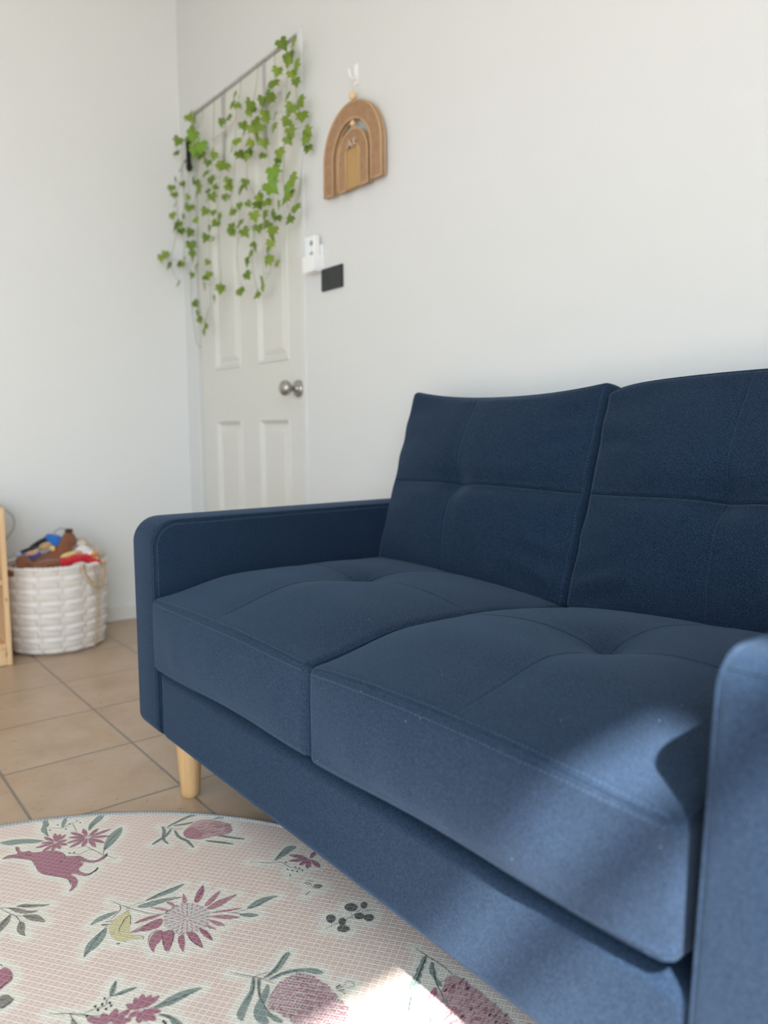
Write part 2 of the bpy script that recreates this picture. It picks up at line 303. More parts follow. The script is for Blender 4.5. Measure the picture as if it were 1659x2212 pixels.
PRINT = '''p G -17159 3127 -17135 3318 -17018 3528 -16847 3727 -16644 3877 -16684 3687 -16822 3483 -16891 3303 -17006 3192
p G -17627 4098 -17539 4171 -17284 4136 -17136 4045 -16798 3998 -16998 3948 -17167 3939 -17368 4032
p G -17405 4554 -17178 4479 -16962 4343 -17110 4353 -17320 4444
p G -16980 5242 -16815 5143 -16689 4981 -16484 4754 -16727 4829 -16889 4979 -17010 5117
p G -16188 5362 -15972 5290 -15808 5163 -15606 4966 -15481 4747 -15678 4812 -15888 4934 -16098 5134
p M -16446 3016 -16503 3141 -16456 3302 -16627 3321 -16755 3346 -16692 3394 -16533 3377 -16439 3432 -16423 3525 -16301 3573 -16212 3746 -16135 3903 -15970 4016 -15747 4053 -15631 4197 -15554 4294 -15299 4375 -15197 4502 -15245 4618 -15314 4743 -15231 4725 -15133 4582 -15129 4441 -15249 4320 -15382 4242 -15201 4236 -15104 4129 -14977 4120 -14819 4206 -14833 4327 -14919 4433 -14831 4385 -14748 4185 -14852 4083 -14980 4006 -14993 3934 -14843 3985 -14639 3972 -14478 3859 -14427 3743 -14548 3824 -14724 3866 -14943 3807 -15137 3673 -15345 3523 -15567 3468 -15782 3484 -15994 3479 -16227 3306 -16350 3183 -16408 3064
p m -15580 3678 -15498 3809 -15199 3955 -15040 3986 -15218 3808 -15405 3670
f M -16206 4636 -16651 4413 10
f M -16206 4636 -16633 4672 10
f M -16206 4636 -16448 4936 10
f M -16206 4636 -16247 5152 10
f M -16206 4636 -15965 5034 10
f M -16206 4636 -15752 4847 10
f M -16206 4636 -15711 4646 10
f M -16206 4636 -15882 4433 10
f M -16206 4636 -16013 4208 10
f M -16206 4636 -16251 4226 10
f M -16206 4636 -16462 4317 10
d W -16206 4636 7
f M -16419 4049 -16808 3919 9
f M -16419 4049 -16819 4137 9
f M -16419 4049 -16722 4224 9
f M -16419 4049 -16625 4311 9
f M -16419 4049 -16370 4270 9
f M -16419 4049 -16162 4210 9
f M -16419 4049 -16091 4050 9
f M -16419 4049 -16114 3897 9
f M -16419 4049 -16204 3724 9
f M -16419 4049 -16460 3651 9
f M -16419 4049 -16591 3803 9
d W -16419 4049 7
p K -15708 3983 -15669 3855 -15499 3581 -15668 3740
p K -15971 3626 -15883 3836 -15739 3992 -15815 3779
1 I -17062 4036 -17104 4120 -17034 4227 -16969 4335 -17021 4519 -17028 4651 -16972 4720
1 I -17025 4563 -16787 4547 -16584 4530
1 I -17136 4045 -16899 4004 -16762 4009
1 I -15933 4246 -15901 4398 -15863 4489 -15553 4596 -15327 4665 -15161 4753 -14960 4826
1 I -15813 4151 -15644 4301 -15684 4434 -15638 4582
1 I -15321 4674 -15462 4740 -15606 4840
2 I -15320 4765 -15225 4703 -15170 4624
3 I -14913 4441 -14826 4364 -14748 4185
1 I -16027 3468 -15878 3479 -15731 3462
1.2 I -16002 3946 -15904 4038 -15750 4050 -15663 4009
1 I -15560 4196 -15338 4268 -15182 4231
1.4 I -14859 3858 -14696 3848 -14624 3833
1 I -16759 3341 -16627 3321 -16470 3333
1 I -16762 4960 -16617 4828 -16478 4763
0.8 I -16087 5282 -15766 4957 -15475 4755
d I -16391 3450 2.4
d I -16278 3452 2.4
d I -16311 3320 2.4
d I -16231 3498 2.4
d I -17291 4128 2.4
d I -17159 4292 2.4
d I -17014 4096 2.4
d I -16867 4380 2.4
d I -17037 4513 2.4
d I -17095 4681 2.4
d I -16945 4712 2.4
d I -15768 4237 2.4
d I -15813 4151 2.4
d I -15573 3916 2.4
p G -13245 4775 -13318 5000 -13332 5307 -13306 5553 -13204 5304 -13200 5052
p G -13178 4581 -13167 4842 -13083 5103 -12926 5361 -12989 5064 -13006 4827 -13053 4677
p G -13169 3742 -13292 3904 -13307 4090 -13258 4258 -13181 4071 -13167 3886
p G -12387 3394 -12654 3518 -12803 3703 -12921 3939 -12720 3861 -12526 3679 -12456 3509
p G -11874 6117 -11964 6311 -11978 6532 -11845 6755 -11839 6561 -11801 6300
p G -11793 5921 -11735 6082 -11564 6195 -11620 6020
p Y -13164 4388 -13072 4413 -12830 4336 -12558 4226 -12392 4243 -12246 4345 -12268 4264 -12361 4121 -12394 4001 -12545 3944 -12747 3936 -12957 4007 -13095 4178
p N -12674 4969 -12837 4856 -13005 4754 -12815 4943
p N -12720 5123 -12959 5039 -12903 5127
p N -12756 5274 -13021 5403 -12752 5360
p M -12670 5461 -12882 5609 -13036 5810 -12799 5712 -12600 5517
p N -12444 5558 -12597 5772 -12677 5993 -12480 5792 -12389 5596
p N -12316 5536 -12411 5785 -12400 5986 -12371 6182 -12275 5923 -12231 5672
p N -12168 5541 -12066 5818 -11928 6081 -12000 5811
p N -12076 5497 -11938 5729 -11720 5895 -11831 5675
p N -11996 5434 -11854 5538 -11665 5592 -11794 5459
p N -11909 5344 -11677 5427 -11800 5329
p M -11895 5193 -11717 5277 -11443 5242 -11648 5173
p M -11907 4985 -11794 5099 -11378 5036 -11637 4946
p M -11875 4808 -11900 4912 -11709 4856 -11480 4728 -11676 4741
p M -12164 4665 -12085 4817 -11835 4699 -11654 4511 -11915 4547
p M -12170 4439 -12273 4582 -12220 4676 -12021 4572 -11898 4411 -11772 4338 -11994 4344
p M -12512 4367 -12585 4613 -12551 4799 -12366 4689 -12391 4446
p N -12724 4355 -12765 4590 -12667 4859 -12655 4641
p N -12518 4222 -12525 4406 -12447 4559 -12440 4374
p W -12474 4780 -12678 4935 -12760 5164 -12685 5380 -12448 5523 -12185 5549 -11963 5419 -11865 5203 -11875 4971 -12046 4812 -12276 4745
2.6 N -12250 5187 -12203 5246
2.6 N -12227 5162 -12142 5180
2.6 N -12234 5130 -12161 5098
2.6 N -12268 5111 -12250 5046
2.6 N -12308 5114 -12356 5055
2.6 N -12332 5139 -12419 5120
2.6 N -12325 5170 -12400 5204
2.6 N -12291 5190 -12310 5256
2.9 N -12164 5243 -12102 5293
2.9 N -12128 5198 -12046 5223
2.9 N -12121 5143 -12036 5140
2.9 N -12145 5091 -12073 5059
2.9 N -12196 5050 -12151 4996
2.9 N -12263 5028 -12254 4963
2.9 N -12334 5031 -12364 4966
2.9 N -12395 5057 -12458 5006
2.9 N -12433 5102 -12518 5076
2.9 N -12441 5157 -12530 5161
2.9 N -12416 5211 -12492 5245
2.9 N -12365 5253 -12412 5309
2.9 N -12296 5274 -12305 5342
2.9 N -12224 5270 -12194 5336
3.2 N -12129 5338 -12081 5398
3.2 N -12065 5296 -11998 5342
3.2 N -12023 5240 -11943 5269
3.2 N -12005 5176 -11920 5185
3.2 N -12015 5110 -11933 5098
3.2 N -12049 5048 -11978 5017
3.2 N -12106 4996 -12053 4948
3.2 N -12180 4959 -12149 4899
3.2 N -12264 4939 -12259 4874
3.2 N -12350 4940 -12372 4875
3.2 N -12430 4962 -12478 4903
3.2 N -12496 5003 -12565 4956
3.2 N -12542 5058 -12626 5029
3.2 N -12562 5123 -12653 5115
3.2 N -12553 5192 -12642 5205
3.2 N -12518 5256 -12595 5290
3.2 N -12459 5310 -12517 5361
3.2 N -12382 5348 -12415 5411
3.2 N -12295 5366 -12301 5435
3.2 N -12208 5362 -12185 5430
3.5 N -12028 5397 -11972 5452
3.5 N -11964 5346 -11895 5389
3.5 N -11919 5285 -11841 5314
3.5 N -11896 5216 -11812 5230
3.5 N -11894 5144 -11811 5143
3.5 N -11914 5073 -11835 5056
3.5 N -11955 5006 -11885 4975
3.5 N -12014 4948 -11957 4905
3.5 N -12088 4901 -12047 4847
3.5 N -12174 4868 -12151 4807
3.5 N -12267 4851 -12264 4785
3.5 N -12361 4851 -12379 4785
3.5 N -12451 4868 -12489 4805
3.5 N -12533 4902 -12589 4846
3.5 N -12601 4951 -12673 4906
3.5 N -12650 5012 -12734 4981
3.5 N -12678 5082 -12769 5067
3.5 N -12683 5157 -12775 5158
3.5 N -12663 5232 -12752 5250
3.5 N -12621 5302 -12699 5336
3.5 N -12558 5363 -12622 5412
3.5 N -12479 5411 -12525 5471
3.5 N -12389 5444 -12414 5510
3.5 N -12293 5459 -12295 5528
3.5 N -12197 5455 -12178 5524
3.5 N -12107 5434 -12068 5498
1 I -13654 4265 -13407 4357 -13243 4440 -13033 4551 -12808 4701 -12653 4877
1.3 I -13414 4348 -13274 4310 -13176 4195 -13087 4073
1 I -13251 4490 -13245 4775 -13286 5137 -13306 5553
1 I -13262 4446 -13138 4360
1 I -13260 4479 -13115 4389
1.3 I -12643 4066 -12743 4106 -12851 4196 -12948 4275 -13006 4377 -12901 4362 -12727 4294
4 I -12375 3929 -12344 3984
3 I -12350 4055 -12330 4070
2.6 I -13042 3890 -13006 3945 -12975 4013
2.6 I -13089 3984 -13029 4087
1 I -12433 4192 -12374 4281 -12262 4351 -12204 4318
1 I -12387 3394 -12647 3632 -12978 3980
1 I -11895 5193 -11683 5238 -11437 5239
1 I -11891 4978 -11630 4955 -11357 5026
1 I -11835 4541 -12079 4607 -12173 4680 -12086 4806 -11841 4691 -11610 4515
1 I -12036 4342 -12243 4457 -12309 4620
1 I -12518 4222 -12559 4419 -12533 4593
1 I -13055 5819 -12829 5674 -12762 5566
1 I -11949 5785 -11894 5884 -11736 5980
0.8 I -11894 5884 -11828 6236 -11873 6581
1 I -12724 4355 -12712 4570 -12704 4755
1.3 I -11997 4791 -12011 4844
1.3 I -11933 4833 -11969 4907
1.3 I -11898 4888 -11928 4948
1 I -12650 4852 -12678 4935 -12738 5130
d I -12743 3968 0.9
d I -12671 3976 0.9
d I -12548 3967 0.9
d I -12657 3939 0.9
d I -12715 4003 0.9
p m -15130 6331 -15316 6576 -15403 6837 -15206 7082 -14868 7255 -14604 7220 -14465 7080 -14550 6819 -14606 6522 -14785 6338 -14923 6280
p N -15130 6331 -15198 6523 -15031 6610 -14740 6584 -14660 6493 -14785 6338 -14923 6280
3.4 W -14697 6765 -14664 6914
3.4 W -14516 6992 -14483 7142
3.4 N -15202 6417 -15172 6567
3.4 N -14589 6739 -14557 6887
3.4 M -14765 6553 -14734 6700
3.4 N -14841 6756 -14809 6906
3.4 N -14832 6937 -14799 7089
3.4 N -14516 6966 -14483 7116
3.4 W -15017 7059 -14985 7213
3.4 N -15068 6937 -15036 7091
3.4 N -14485 6811 -14452 6958
3.4 N -14821 7074 -14789 7227
3.4 N -14782 6724 -14750 6873
3.4 N -14815 6392 -14783 6538
3.4 N -15110 6640 -15079 6791
3.4 M -14799 7127 -14767 7280
3.4 N -14962 6575 -14931 6724
3.4 N -14732 6756 -14700 6905
3.4 M -14830 6522 -14798 6670
3.4 M -14986 6978 -14955 7131
3.4 N -15060 7021 -15028 7175
3.4 M -14736 7109 -14703 7261
3.4 N -14940 6628 -14908 6777
3.4 W -14814 6654 -14782 6803
3.4 N -14828 7161 -14796 7315
3.4 W -15087 6675 -15056 6825
3.4 W -15076 6577 -15045 6727
3.4 M -14593 6839 -14560 6987
3.4 W -15243 6496 -15212 6646
3.4 M -15203 6746 -15172 6898
3.4 M -14639 7036 -14607 7187
3.4 N -14919 6935 -14887 7087
3.4 M -14706 6774 -14674 6923
3.4 N -14947 6796 -14915 6947
3.4 M -14865 6963 -14833 7115
3.4 N -14982 6736 -14951 6886
3.4 M -14553 7048 -14521 7198
3.4 W -15184 6709 -15153 6861
3.4 M -15095 6897 -15064 7050
3.4 N -15176 6482 -15146 6631
3.4 N -15212 6451 -15182 6600
3.4 N -14643 6575 -14611 6721
3.4 M -14663 7100 -14631 7252
3.4 M -14910 6933 -14878 7085
3.4 N -15088 6622 -15057 6773
3.4 W -14940 6382 -14909 6529
3.4 M -14571 7037 -14538 7188
3.4 M -14889 7103 -14857 7257
3.4 W -14873 6506 -14841 6653
3.4 M -14820 6568 -14788 6715
3.4 M -14701 6838 -14669 6988
3.4 M -14867 6591 -14835 6740
3.4 W -14857 7054 -14825 7207
7.5 G -15559 6153 -15641 6417 -15699 6719 -15635 6944 -15482 7100
0.8 I -15559 6153 -15641 6417 -15699 6719 -15635 6944 -15482 7100
7.5 G -15519 6283 -15429 6516 -15404 6670
0.8 I -15519 6283 -15429 6516 -15404 6670
7.5 G -15254 7105 -15128 7387 -14850 7649 -14615 7874
0.8 I -15254 7105 -15128 7387 -14850 7649 -14615 7874
7.5 G -14528 6863 -14296 7021 -14044 7222
0.8 I -14528 6863 -14296 7021 -14044 7222
7.5 G -14494 6549 -14280 6741 -14014 6946
0.8 I -14494 6549 -14280 6741 -14014 6946
7.5 G -15320 6212 -15009 6172 -14743 6240 -14419 6238
0.8 I -15320 6212 -15009 6172 -14743 6240 -14419 6238
7.5 G -15632 6062 -15440 6023 -15122 5880 -14880 5883
0.8 I -15632 6062 -15440 6023 -15122 5880 -14880 5883
7.5 G -15415 6172 -15229 5976 -15132 5755 -15066 5615
0.8 I -15415 6172 -15229 5976 -15132 5755 -15066 5615
1 I -15689 6032 -15431 6192 -15215 6422
p G -12914 7305 -13100 7523 -13226 7795 -13092 7926 -13002 7715 -12941 7512
f M -12524 7893 -12922 7639 11
f M -12524 7893 -12725 7506 11
f M -12524 7893 -12460 7602 11
f M -12524 7893 -12260 7654 11
f M -12524 7893 -12134 7875 11
f M -12524 7893 -12685 8110 11
d W -12524 7893 7
1.2 I -13183 6882 -13050 7034 -12884 7207 -12785 7365 -12523 7424 -12287 7522
1 I -12910 7222 -13023 7478 -13079 7762
d I -12718 7447 2.4
d I -12481 7345 2.4
d I -12388 7396 2.4
d I -12296 7446 2.4
d I -12279 7276 2.4
d I -12371 7547 2.4
d I -12276 7555 2.4
d I -12457 7506 2.4
p K -14548 2859 -14550 2973 -14419 3130 -14308 3260 -14244 3360 -14252 3257 -14335 3110 -14412 2993
p K -14603 2732 -14503 2828 -14387 2915 -14270 3010 -14175 3137 -14185 3011 -14248 2913 -14413 2797
p K -14190 2879 -14142 3000 -14037 3098 -13889 3143 -13752 3150 -13852 3051 -13977 2950
p K -14043 2799 -13972 2848 -13812 2832 -13678 2789 -13565 2774 -13671 2719 -13814 2697 -13966 2747
p K -14148 2412 -14236 2518 -14318 2635 -14365 2716 -14183 2666 -14064 2571 -13952 2459 -13911 2393
1.1 I -14733 2541 -14687 2612 -14617 2699 -14503 2828 -14346 2967
1.1 I -14644 2624 -14384 2720 -14246 2780 -14056 2797 -13764 2760
1.1 I -14256 2782 -14164 2883 -14077 2964 -13923 3059
1.1 I -14375 2718 -14237 2598 -14070 2484
1.1 I -14528 2854 -14467 2974 -14356 3157
p M -12910 2108 -12910 2242 -12936 2302 -12883 2345 -12769 2374 -12630 2370 -12535 2314 -12486 2224 -12433 2143 -12417 2036
p m -12794 2165 -12824 2260 -12699 2305 -12702 2368 -12621 2315 -12661 2243 -12662 2155
p m -12544 2131 -12572 2224 -12562 2302 -12520 2213
1.3 I -13080 2259 -13023 2284 -12974 2287
1.3 I -12561 2346 -12518 2248 -12461 2149 -12439 2092
1.4 I -12651 2321 -12615 2345 -12583 2351
p K -12220 1996 -12269 2108 -12276 2161 -12229 2220 -12117 2248 -12079 2265 -12030 2194 -11980 2099 -12001 2053 -12045 1978
1.4 I -12079 2265 -12030 2194 -11993 2101 -12001 2053
1 I -12193 2050 -12178 2141 -12122 2180
1 I -11434 2591 -11340 2704 -11244 2834 -11129 2949 -10958 3086
p G -11236 3427 -11389 3493 -11511 3624 -11370 3583 -11219 3479
p G -11208 3461 -11227 3599 -11206 3740 -11144 3833 -11144 3702 -11155 3559
p G -10571 3868 -10622 4037 -10646 4229 -10614 4431 -10510 4619 -10492 4454 -10478 4248 -10475 4066
p G -10403 3867 -10320 3972 -10187 4033 -10015 4076 -9877 4074 -10014 3960 -10231 3949
p G -11034 2800 -11118 2838 -10977 2871 -10821 2891 -10880 2789
f M -10649 3694 -10901 3563 11
f M -10649 3694 -10955 3714 11
f M -10649 3694 -10956 3840 11
f M -10649 3694 -10855 3936 11
f M -10649 3694 -10762 4026 11
f M -10649 3694 -10431 3922 11
f M -10649 3694 -10309 3793 11
f M -10649 3694 -10369 3688 11
f M -10649 3694 -10414 3577 11
f M -10649 3694 -10616 3496 11
d W -10649 3694 7
f M -10671 3237 -10982 3008 12
f M -10671 3237 -10936 3214 12
f M -10671 3237 -10904 3421 12
f M -10671 3237 -10765 3579 12
f M -10671 3237 -10754 3032 12
f M -10671 3237 -10553 3516 12
f M -10671 3237 -10483 3146 12
f M -10671 3237 -10390 3318 12
d W -10671 3237 7
1.1 I -11343 2720 -11102 2976 -10968 3100 -10828 3290
1.1 I -11112 2979 -11102 3128 -11074 3316 -11163 3359 -11217 3450
1.1 I -10598 3820 -10532 4150 -10511 4463
1.1 I -11217 3450 -11159 3619 -11150 3809
1.1 I -11226 3438 -11393 3554 -11479 3613
1.1 I -10403 3867 -10266 3964 -10031 4025
1.1 I -11236 2838 -11113 2844 -10938 2859
d I -11221 3350 2.6
d I -11125 3283 2.6
d I -11082 3382 2.6
d I -11011 3379 2.6
d I -11143 3183 2.6
d I -11048 3195 2.6
d I -10992 3295 2.6
d I -11025 3028 2.6
d I -10222 3873 2.6
d I -10171 3881 2.6
p W -9502 5194 -9709 5359 -9836 5547 -9886 5777 -9848 5992 -9649 6107 -9368 6164 -9066 6164 -8823 6164 -8706 6131 -8584 5994 -8557 5860 -8633 5543 -8854 5293 -9092 5330 -9369 5243
p N -9686 5330 -9664 5363 -9633 5357 -9651 5324
p N -9589 5273 -9574 5298 -9545 5289 -9557 5265
p N -9564 5223 -9542 5256 -9511 5250 -9530 5218
p N -9493 5214 -9472 5247 -9441 5241 -9460 5209
p M -9750 5419 -9735 5444 -9705 5435 -9717 5410
p N -9726 5368 -9704 5402 -9672 5395 -9691 5363
p M -9653 5364 -9631 5397 -9600 5391 -9619 5358
p N -9607 5315 -9592 5340 -9563 5331 -9575 5307
p N -9544 5300 -9522 5333 -9491 5326 -9510 5294
p M -9508 5257 -9487 5290 -9456 5283 -9474 5251
p N -9447 5248 -9433 5273 -9404 5264 -9416 5241
p N -9814 5506 -9792 5540 -9759 5533 -9778 5500
p N -9780 5465 -9758 5499 -9726 5492 -9745 5459
p N -9700 5454 -9678 5488 -9646 5481 -9665 5448
p M -9676 5414 -9661 5439 -9632 5430 -9644 5405
p N -9614 5399 -9599 5424 -9569 5415 -9581 5391
p N -9581 5349 -9559 5382 -9528 5375 -9546 5343
p N -9513 5341 -9498 5366 -9469 5357 -9481 5333
p N -9470 5287 -9455 5312 -9426 5303 -9438 5279
p N -9416 5282 -9395 5315 -9365 5308 -9383 5277
p M -9871 5614 -9849 5649 -9816 5642 -9835 5608
p N -9837 5553 -9815 5587 -9782 5580 -9801 5547
p N -9763 5549 -9741 5583 -9709 5576 -9728 5542
p N -9745 5498 -9723 5532 -9691 5525 -9710 5492
p N -9667 5480 -9645 5514 -9613 5507 -9632 5474
p M -9630 5443 -9615 5468 -9586 5459 -9598 5434
p N -9566 5428 -9544 5462 -9513 5455 -9532 5423
p N -9526 5390 -9511 5415 -9482 5406 -9494 5382
p M -9466 5363 -9445 5396 -9414 5389 -9433 5357
p M -9431 5331 -9416 5355 -9387 5346 -9399 5323
p N -9361 5322 -9346 5346 -9318 5337 -9329 5314
p N -9339 5269 -9317 5302 -9287 5296 -9306 5264
p N -9833 5640 -9811 5674 -9778 5667 -9797 5633
p M -9794 5597 -9771 5632 -9739 5624 -9758 5591
p M -9718 5589 -9703 5615 -9672 5605 -9684 5580
p M -9687 5543 -9672 5568 -9642 5559 -9654 5534
p N -9636 5521 -9614 5554 -9583 5547 -9601 5514
p N -9591 5466 -9569 5499 -9537 5493 -9556 5460
p N -9521 5455 -9500 5489 -9469 5482 -9487 5449
p N -9485 5418 -9470 5443 -9441 5434 -9453 5410
p N -9423 5404 -9401 5438 -9371 5431 -9389 5399
p N -9392 5347 -9370 5380 -9340 5373 -9358 5341
p N -9337 5345 -9316 5378 -9286 5371 -9304 5340
p N -9299 5303 -9278 5336 -9248 5329 -9267 5298
p N -9239 5294 -9217 5327 -9188 5321 -9206 5289
p N -9890 5746 -9874 5772 -9843 5762 -9855 5736
p M -9854 5690 -9839 5716 -9808 5706 -9820 5681
p M -9782 5678 -9767 5703 -9736 5693 -9748 5668
p N -9754 5635 -9732 5670 -9699 5662 -9718 5629
p N -9686 5618 -9663 5652 -9631 5645 -9650 5612
p M -9648 5569 -9626 5603 -9594 5595 -9613 5562
p N -9575 5562 -9560 5587 -9530 5578 -9542 5553
p N -9554 5509 -9532 5543 -9501 5536 -9520 5503
p N -9488 5494 -9466 5527 -9435 5520 -9453 5488
p N -9444 5450 -9429 5475 -9400 5466 -9412 5442
p M -9388 5440 -9366 5474 -9336 5467 -9354 5435
p N -9344 5394 -9329 5418 -9301 5409 -9313 5386
p N -9291 5373 -9269 5405 -9239 5399 -9258 5367
p M -9261 5333 -9246 5357 -9218 5349 -9230 5325
p N -9200 5326 -9186 5350 -9158 5341 -9170 5318
p N -9858 5780 -9842 5806 -9811 5796 -9823 5770
p M -9815 5731 -9800 5757 -9769 5747 -9781 5722
p M -9752 5716 -9729 5751 -9697 5743 -9716 5710
p N -9713 5657 -9690 5691 -9658 5683 -9677 5650
p M -9640 5652 -9625 5678 -9595 5668 -9607 5643
p M -9607 5603 -9585 5637 -9553 5630 -9572 5597
p M -9546 5591 -9524 5625 -9493 5617 -9512 5584
p N -9510 5533 -9488 5566 -9457 5559 -9476 5527
p N -9450 5533 -9428 5566 -9397 5559 -9416 5527
p N -9412 5484 -9390 5517 -9359 5510 -9378 5478
p N -9345 5466 -9323 5499 -9293 5492 -9312 5460
p N -9311 5416 -9290 5449 -9260 5442 -9278 5410
p N -9244 5413 -9223 5446 -9193 5439 -9211 5407
p M -9209 5372 -9195 5396 -9167 5387 -9179 5364
p M -9158 5357 -9137 5389 -9108 5383 -9126 5351
p N -9879 5818 -9856 5853 -9823 5845 -9842 5811
p N -9804 5810 -9781 5845 -9748 5837 -9767 5803
p N -9771 5760 -9749 5794 -9716 5787 -9735 5753
p N -9699 5755 -9683 5781 -9653 5771 -9665 5746
p M -9664 5700 -9642 5734 -9610 5726 -9629 5693
p N -9596 5680 -9574 5714 -9542 5706 -9561 5673
p N -9572 5632 -9550 5666 -9518 5658 -9537 5626
p N -9490 5627 -9475 5651 -9446 5642 -9458 5617
p M -9465 5587 -9450 5612 -9420 5603 -9433 5578
p M -9407 5566 -9392 5591 -9363 5581 -9375 5557
p N -9362 5514 -9347 5539 -9318 5530 -9330 5506
p M -9304 5504 -9283 5537 -9253 5530 -9271 5498
p N -9270 5451 -9249 5484 -9219 5477 -9237 5445
p N -9205 5453 -9191 5477 -9163 5469 -9175 5445
p M -9178 5393 -9157 5425 -9128 5419 -9146 5387
p N -9104 5394 -9090 5418 -9063 5409 -9074 5386
p N -9093 5341 -9071 5374 -9042 5367 -9061 5336
p M -9023 5344 -9009 5367 -8982 5359 -8994 5336
p N -9873 5913 -9850 5948 -9817 5939 -9836 5905
p M -9838 5861 -9815 5896 -9782 5888 -9801 5854
p M -9765 5851 -9742 5886 -9709 5878 -9728 5844
p N -9731 5790 -9708 5825 -9676 5817 -9695 5783
p M -9664 5788 -9649 5814 -9618 5804 -9631 5779
p N -9624 5721 -9601 5755 -9570 5747 -9589 5714
p M -9567 5716 -9545 5750 -9513 5742 -9532 5709
p N -9511 5674 -9496 5699 -9467 5689 -9479 5665
p M -9458 5670 -9443 5695 -9414 5685 -9426 5660
p N -9424 5611 -9409 5636 -9380 5626 -9392 5602
p M -9359 5602 -9344 5627 -9315 5617 -9327 5593
p N -9324 5550 -9302 5583 -9272 5576 -9290 5544
p M -9258 5547 -9244 5571 -9215 5562 -9227 5538
p N -9233 5494 -9219 5518 -9191 5509 -9203 5485
p N -9166 5488 -9151 5512 -9124 5503 -9136 5480
p M -9132 5426 -9118 5450 -9090 5442 -9102 5418
p N -9082 5416 -9061 5449 -9032 5442 -9050 5411
p M -9037 5375 -9022 5399 -8995 5391 -9007 5367
p M -8973 5369 -8958 5393 -8932 5384 -8943 5361
p N -8957 5324 -8943 5348 -8916 5339 -8928 5316
p N -8899 5315 -8878 5347 -8850 5341 -8868 5310
p M -9829 5953 -9813 5979 -9782 5969 -9794 5943
p N -9790 5903 -9775 5929 -9744 5919 -9756 5893
p N -9723 5888 -9708 5913 -9677 5903 -9689 5878
p M -9690 5825 -9667 5859 -9635 5851 -9654 5818
p M -9616 5827 -9601 5853 -9571 5843 -9583 5818
p M -9573 5766 -9557 5791 -9527 5781 -9540 5756
p M -9513 5765 -9497 5790 -9468 5781 -9480 5756
p N -9477 5697 -9455 5731 -9423 5724 -9442 5691
p N -9424 5693 -9402 5727 -9371 5720 -9390 5687
p N -9375 5642 -9360 5667 -9331 5657 -9343 5633
p N -9317 5629 -9295 5663 -9265 5656 -9284 5623
p N -9277 5585 -9262 5609 -9233 5600 -9245 5576
p M -9222 5583 -9207 5607 -9179 5598 -9191 5574
p N -9196 5520 -9174 5553 -9144 5546 -9163 5514
p M -9135 5507 -9113 5540 -9084 5533 -9102 5501
p N -9103 5460 -9082 5492 -9052 5486 -9071 5454
p N -9032 5454 -9010 5486 -8981 5480 -9000 5448
p N -9012 5402 -8990 5434 -8962 5427 -8980 5396
p N -8944 5399 -8923 5431 -8895 5425 -8913 5394
p N -8922 5353 -8901 5385 -8873 5378 -8891 5348
p M -8858 5334 -8837 5366 -8809 5360 -8827 5329
p N -9786 5985 -9770 6011 -9739 6000 -9752 5974
p M -9751 5929 -9728 5964 -9695 5956 -9715 5922
p N -9676 5908 -9653 5943 -9621 5935 -9640 5901
p M -9634 5861 -9612 5896 -9580 5888 -9599 5854
p N -9582 5845 -9560 5879 -9528 5871 -9547 5838
p M -9552 5796 -9530 5831 -9498 5823 -9517 5789
p N -9477 5790 -9454 5824 -9423 5816 -9442 5783
p N -9436 5735 -9421 5760 -9392 5751 -9404 5726
p M -9376 5724 -9354 5758 -9323 5751 -9342 5718
p N -9338 5677 -9316 5710 -9286 5703 -9304 5670
p N -9279 5664 -9257 5697 -9227 5690 -9246 5658
p M -9239 5617 -9224 5642 -9196 5633 -9208 5609
p N -9184 5598 -9162 5631 -9133 5624 -9151 5592
p N -9150 5558 -9129 5591 -9099 5583 -9118 5552
p N -9099 5542 -9078 5575 -9048 5568 -9067 5537
p N -9059 5488 -9038 5521 -9009 5514 -9027 5483
p N -8996 5491 -8982 5515 -8955 5506 -8967 5482
p M -8975 5437 -8954 5469 -8925 5463 -8943 5432
p N -8909 5434 -8895 5458 -8868 5449 -8880 5426
p N -8868 5386 -8854 5409 -8828 5401 -8840 5378
p M -8813 5379 -8799 5402 -8773 5394 -8784 5371
p N -9734 6022 -9718 6048 -9687 6037 -9700 6011
p N -9711 5956 -9688 5991 -9655 5983 -9675 5949
p N -9636 5947 -9614 5982 -9581 5973 -9600 5940
p M -9596 5896 -9574 5930 -9542 5922 -9561 5889
p N -9535 5887 -9512 5922 -9480 5914 -9500 5880
p M -9486 5836 -9471 5862 -9441 5852 -9453 5827
p M -9437 5820 -9414 5854 -9383 5846 -9402 5813
p N -9394 5779 -9379 5804 -9350 5794 -9362 5770
p M -9329 5760 -9314 5784 -9285 5775 -9297 5750
p N -9301 5708 -9279 5741 -9249 5734 -9267 5701
p M -9237 5697 -9215 5731 -9185 5723 -9204 5691
p N -9203 5639 -9181 5672 -9151 5665 -9170 5633
p M -9141 5641 -9119 5674 -9090 5667 -9108 5635
p M -9106 5592 -9092 5616 -9064 5607 -9076 5583
p M -9056 5576 -9034 5608 -9005 5601 -9024 5570
p M -9019 5525 -8998 5557 -8969 5550 -8987 5519
p N -8955 5521 -8934 5554 -8905 5547 -8923 5516
p M -8924 5469 -8909 5493 -8882 5484 -8894 5461
p N -8867 5454 -8846 5486 -8818 5479 -8836 5448
p M -8838 5409 -8817 5441 -8789 5434 -8808 5403
p N -8778 5401 -8758 5433 -8730 5427 -8748 5396
p M -9698 6054 -9682 6080 -9651 6069 -9664 6043
p M -9672 5994 -9649 6029 -9617 6021 -9636 5987
p M -9585 5981 -9563 6016 -9531 6007 -9550 5974
p N -9559 5931 -9544 5956 -9514 5946 -9526 5921
p M -9488 5917 -9465 5951 -9434 5943 -9453 5910
p M -9463 5861 -9440 5895 -9409 5887 -9428 5854
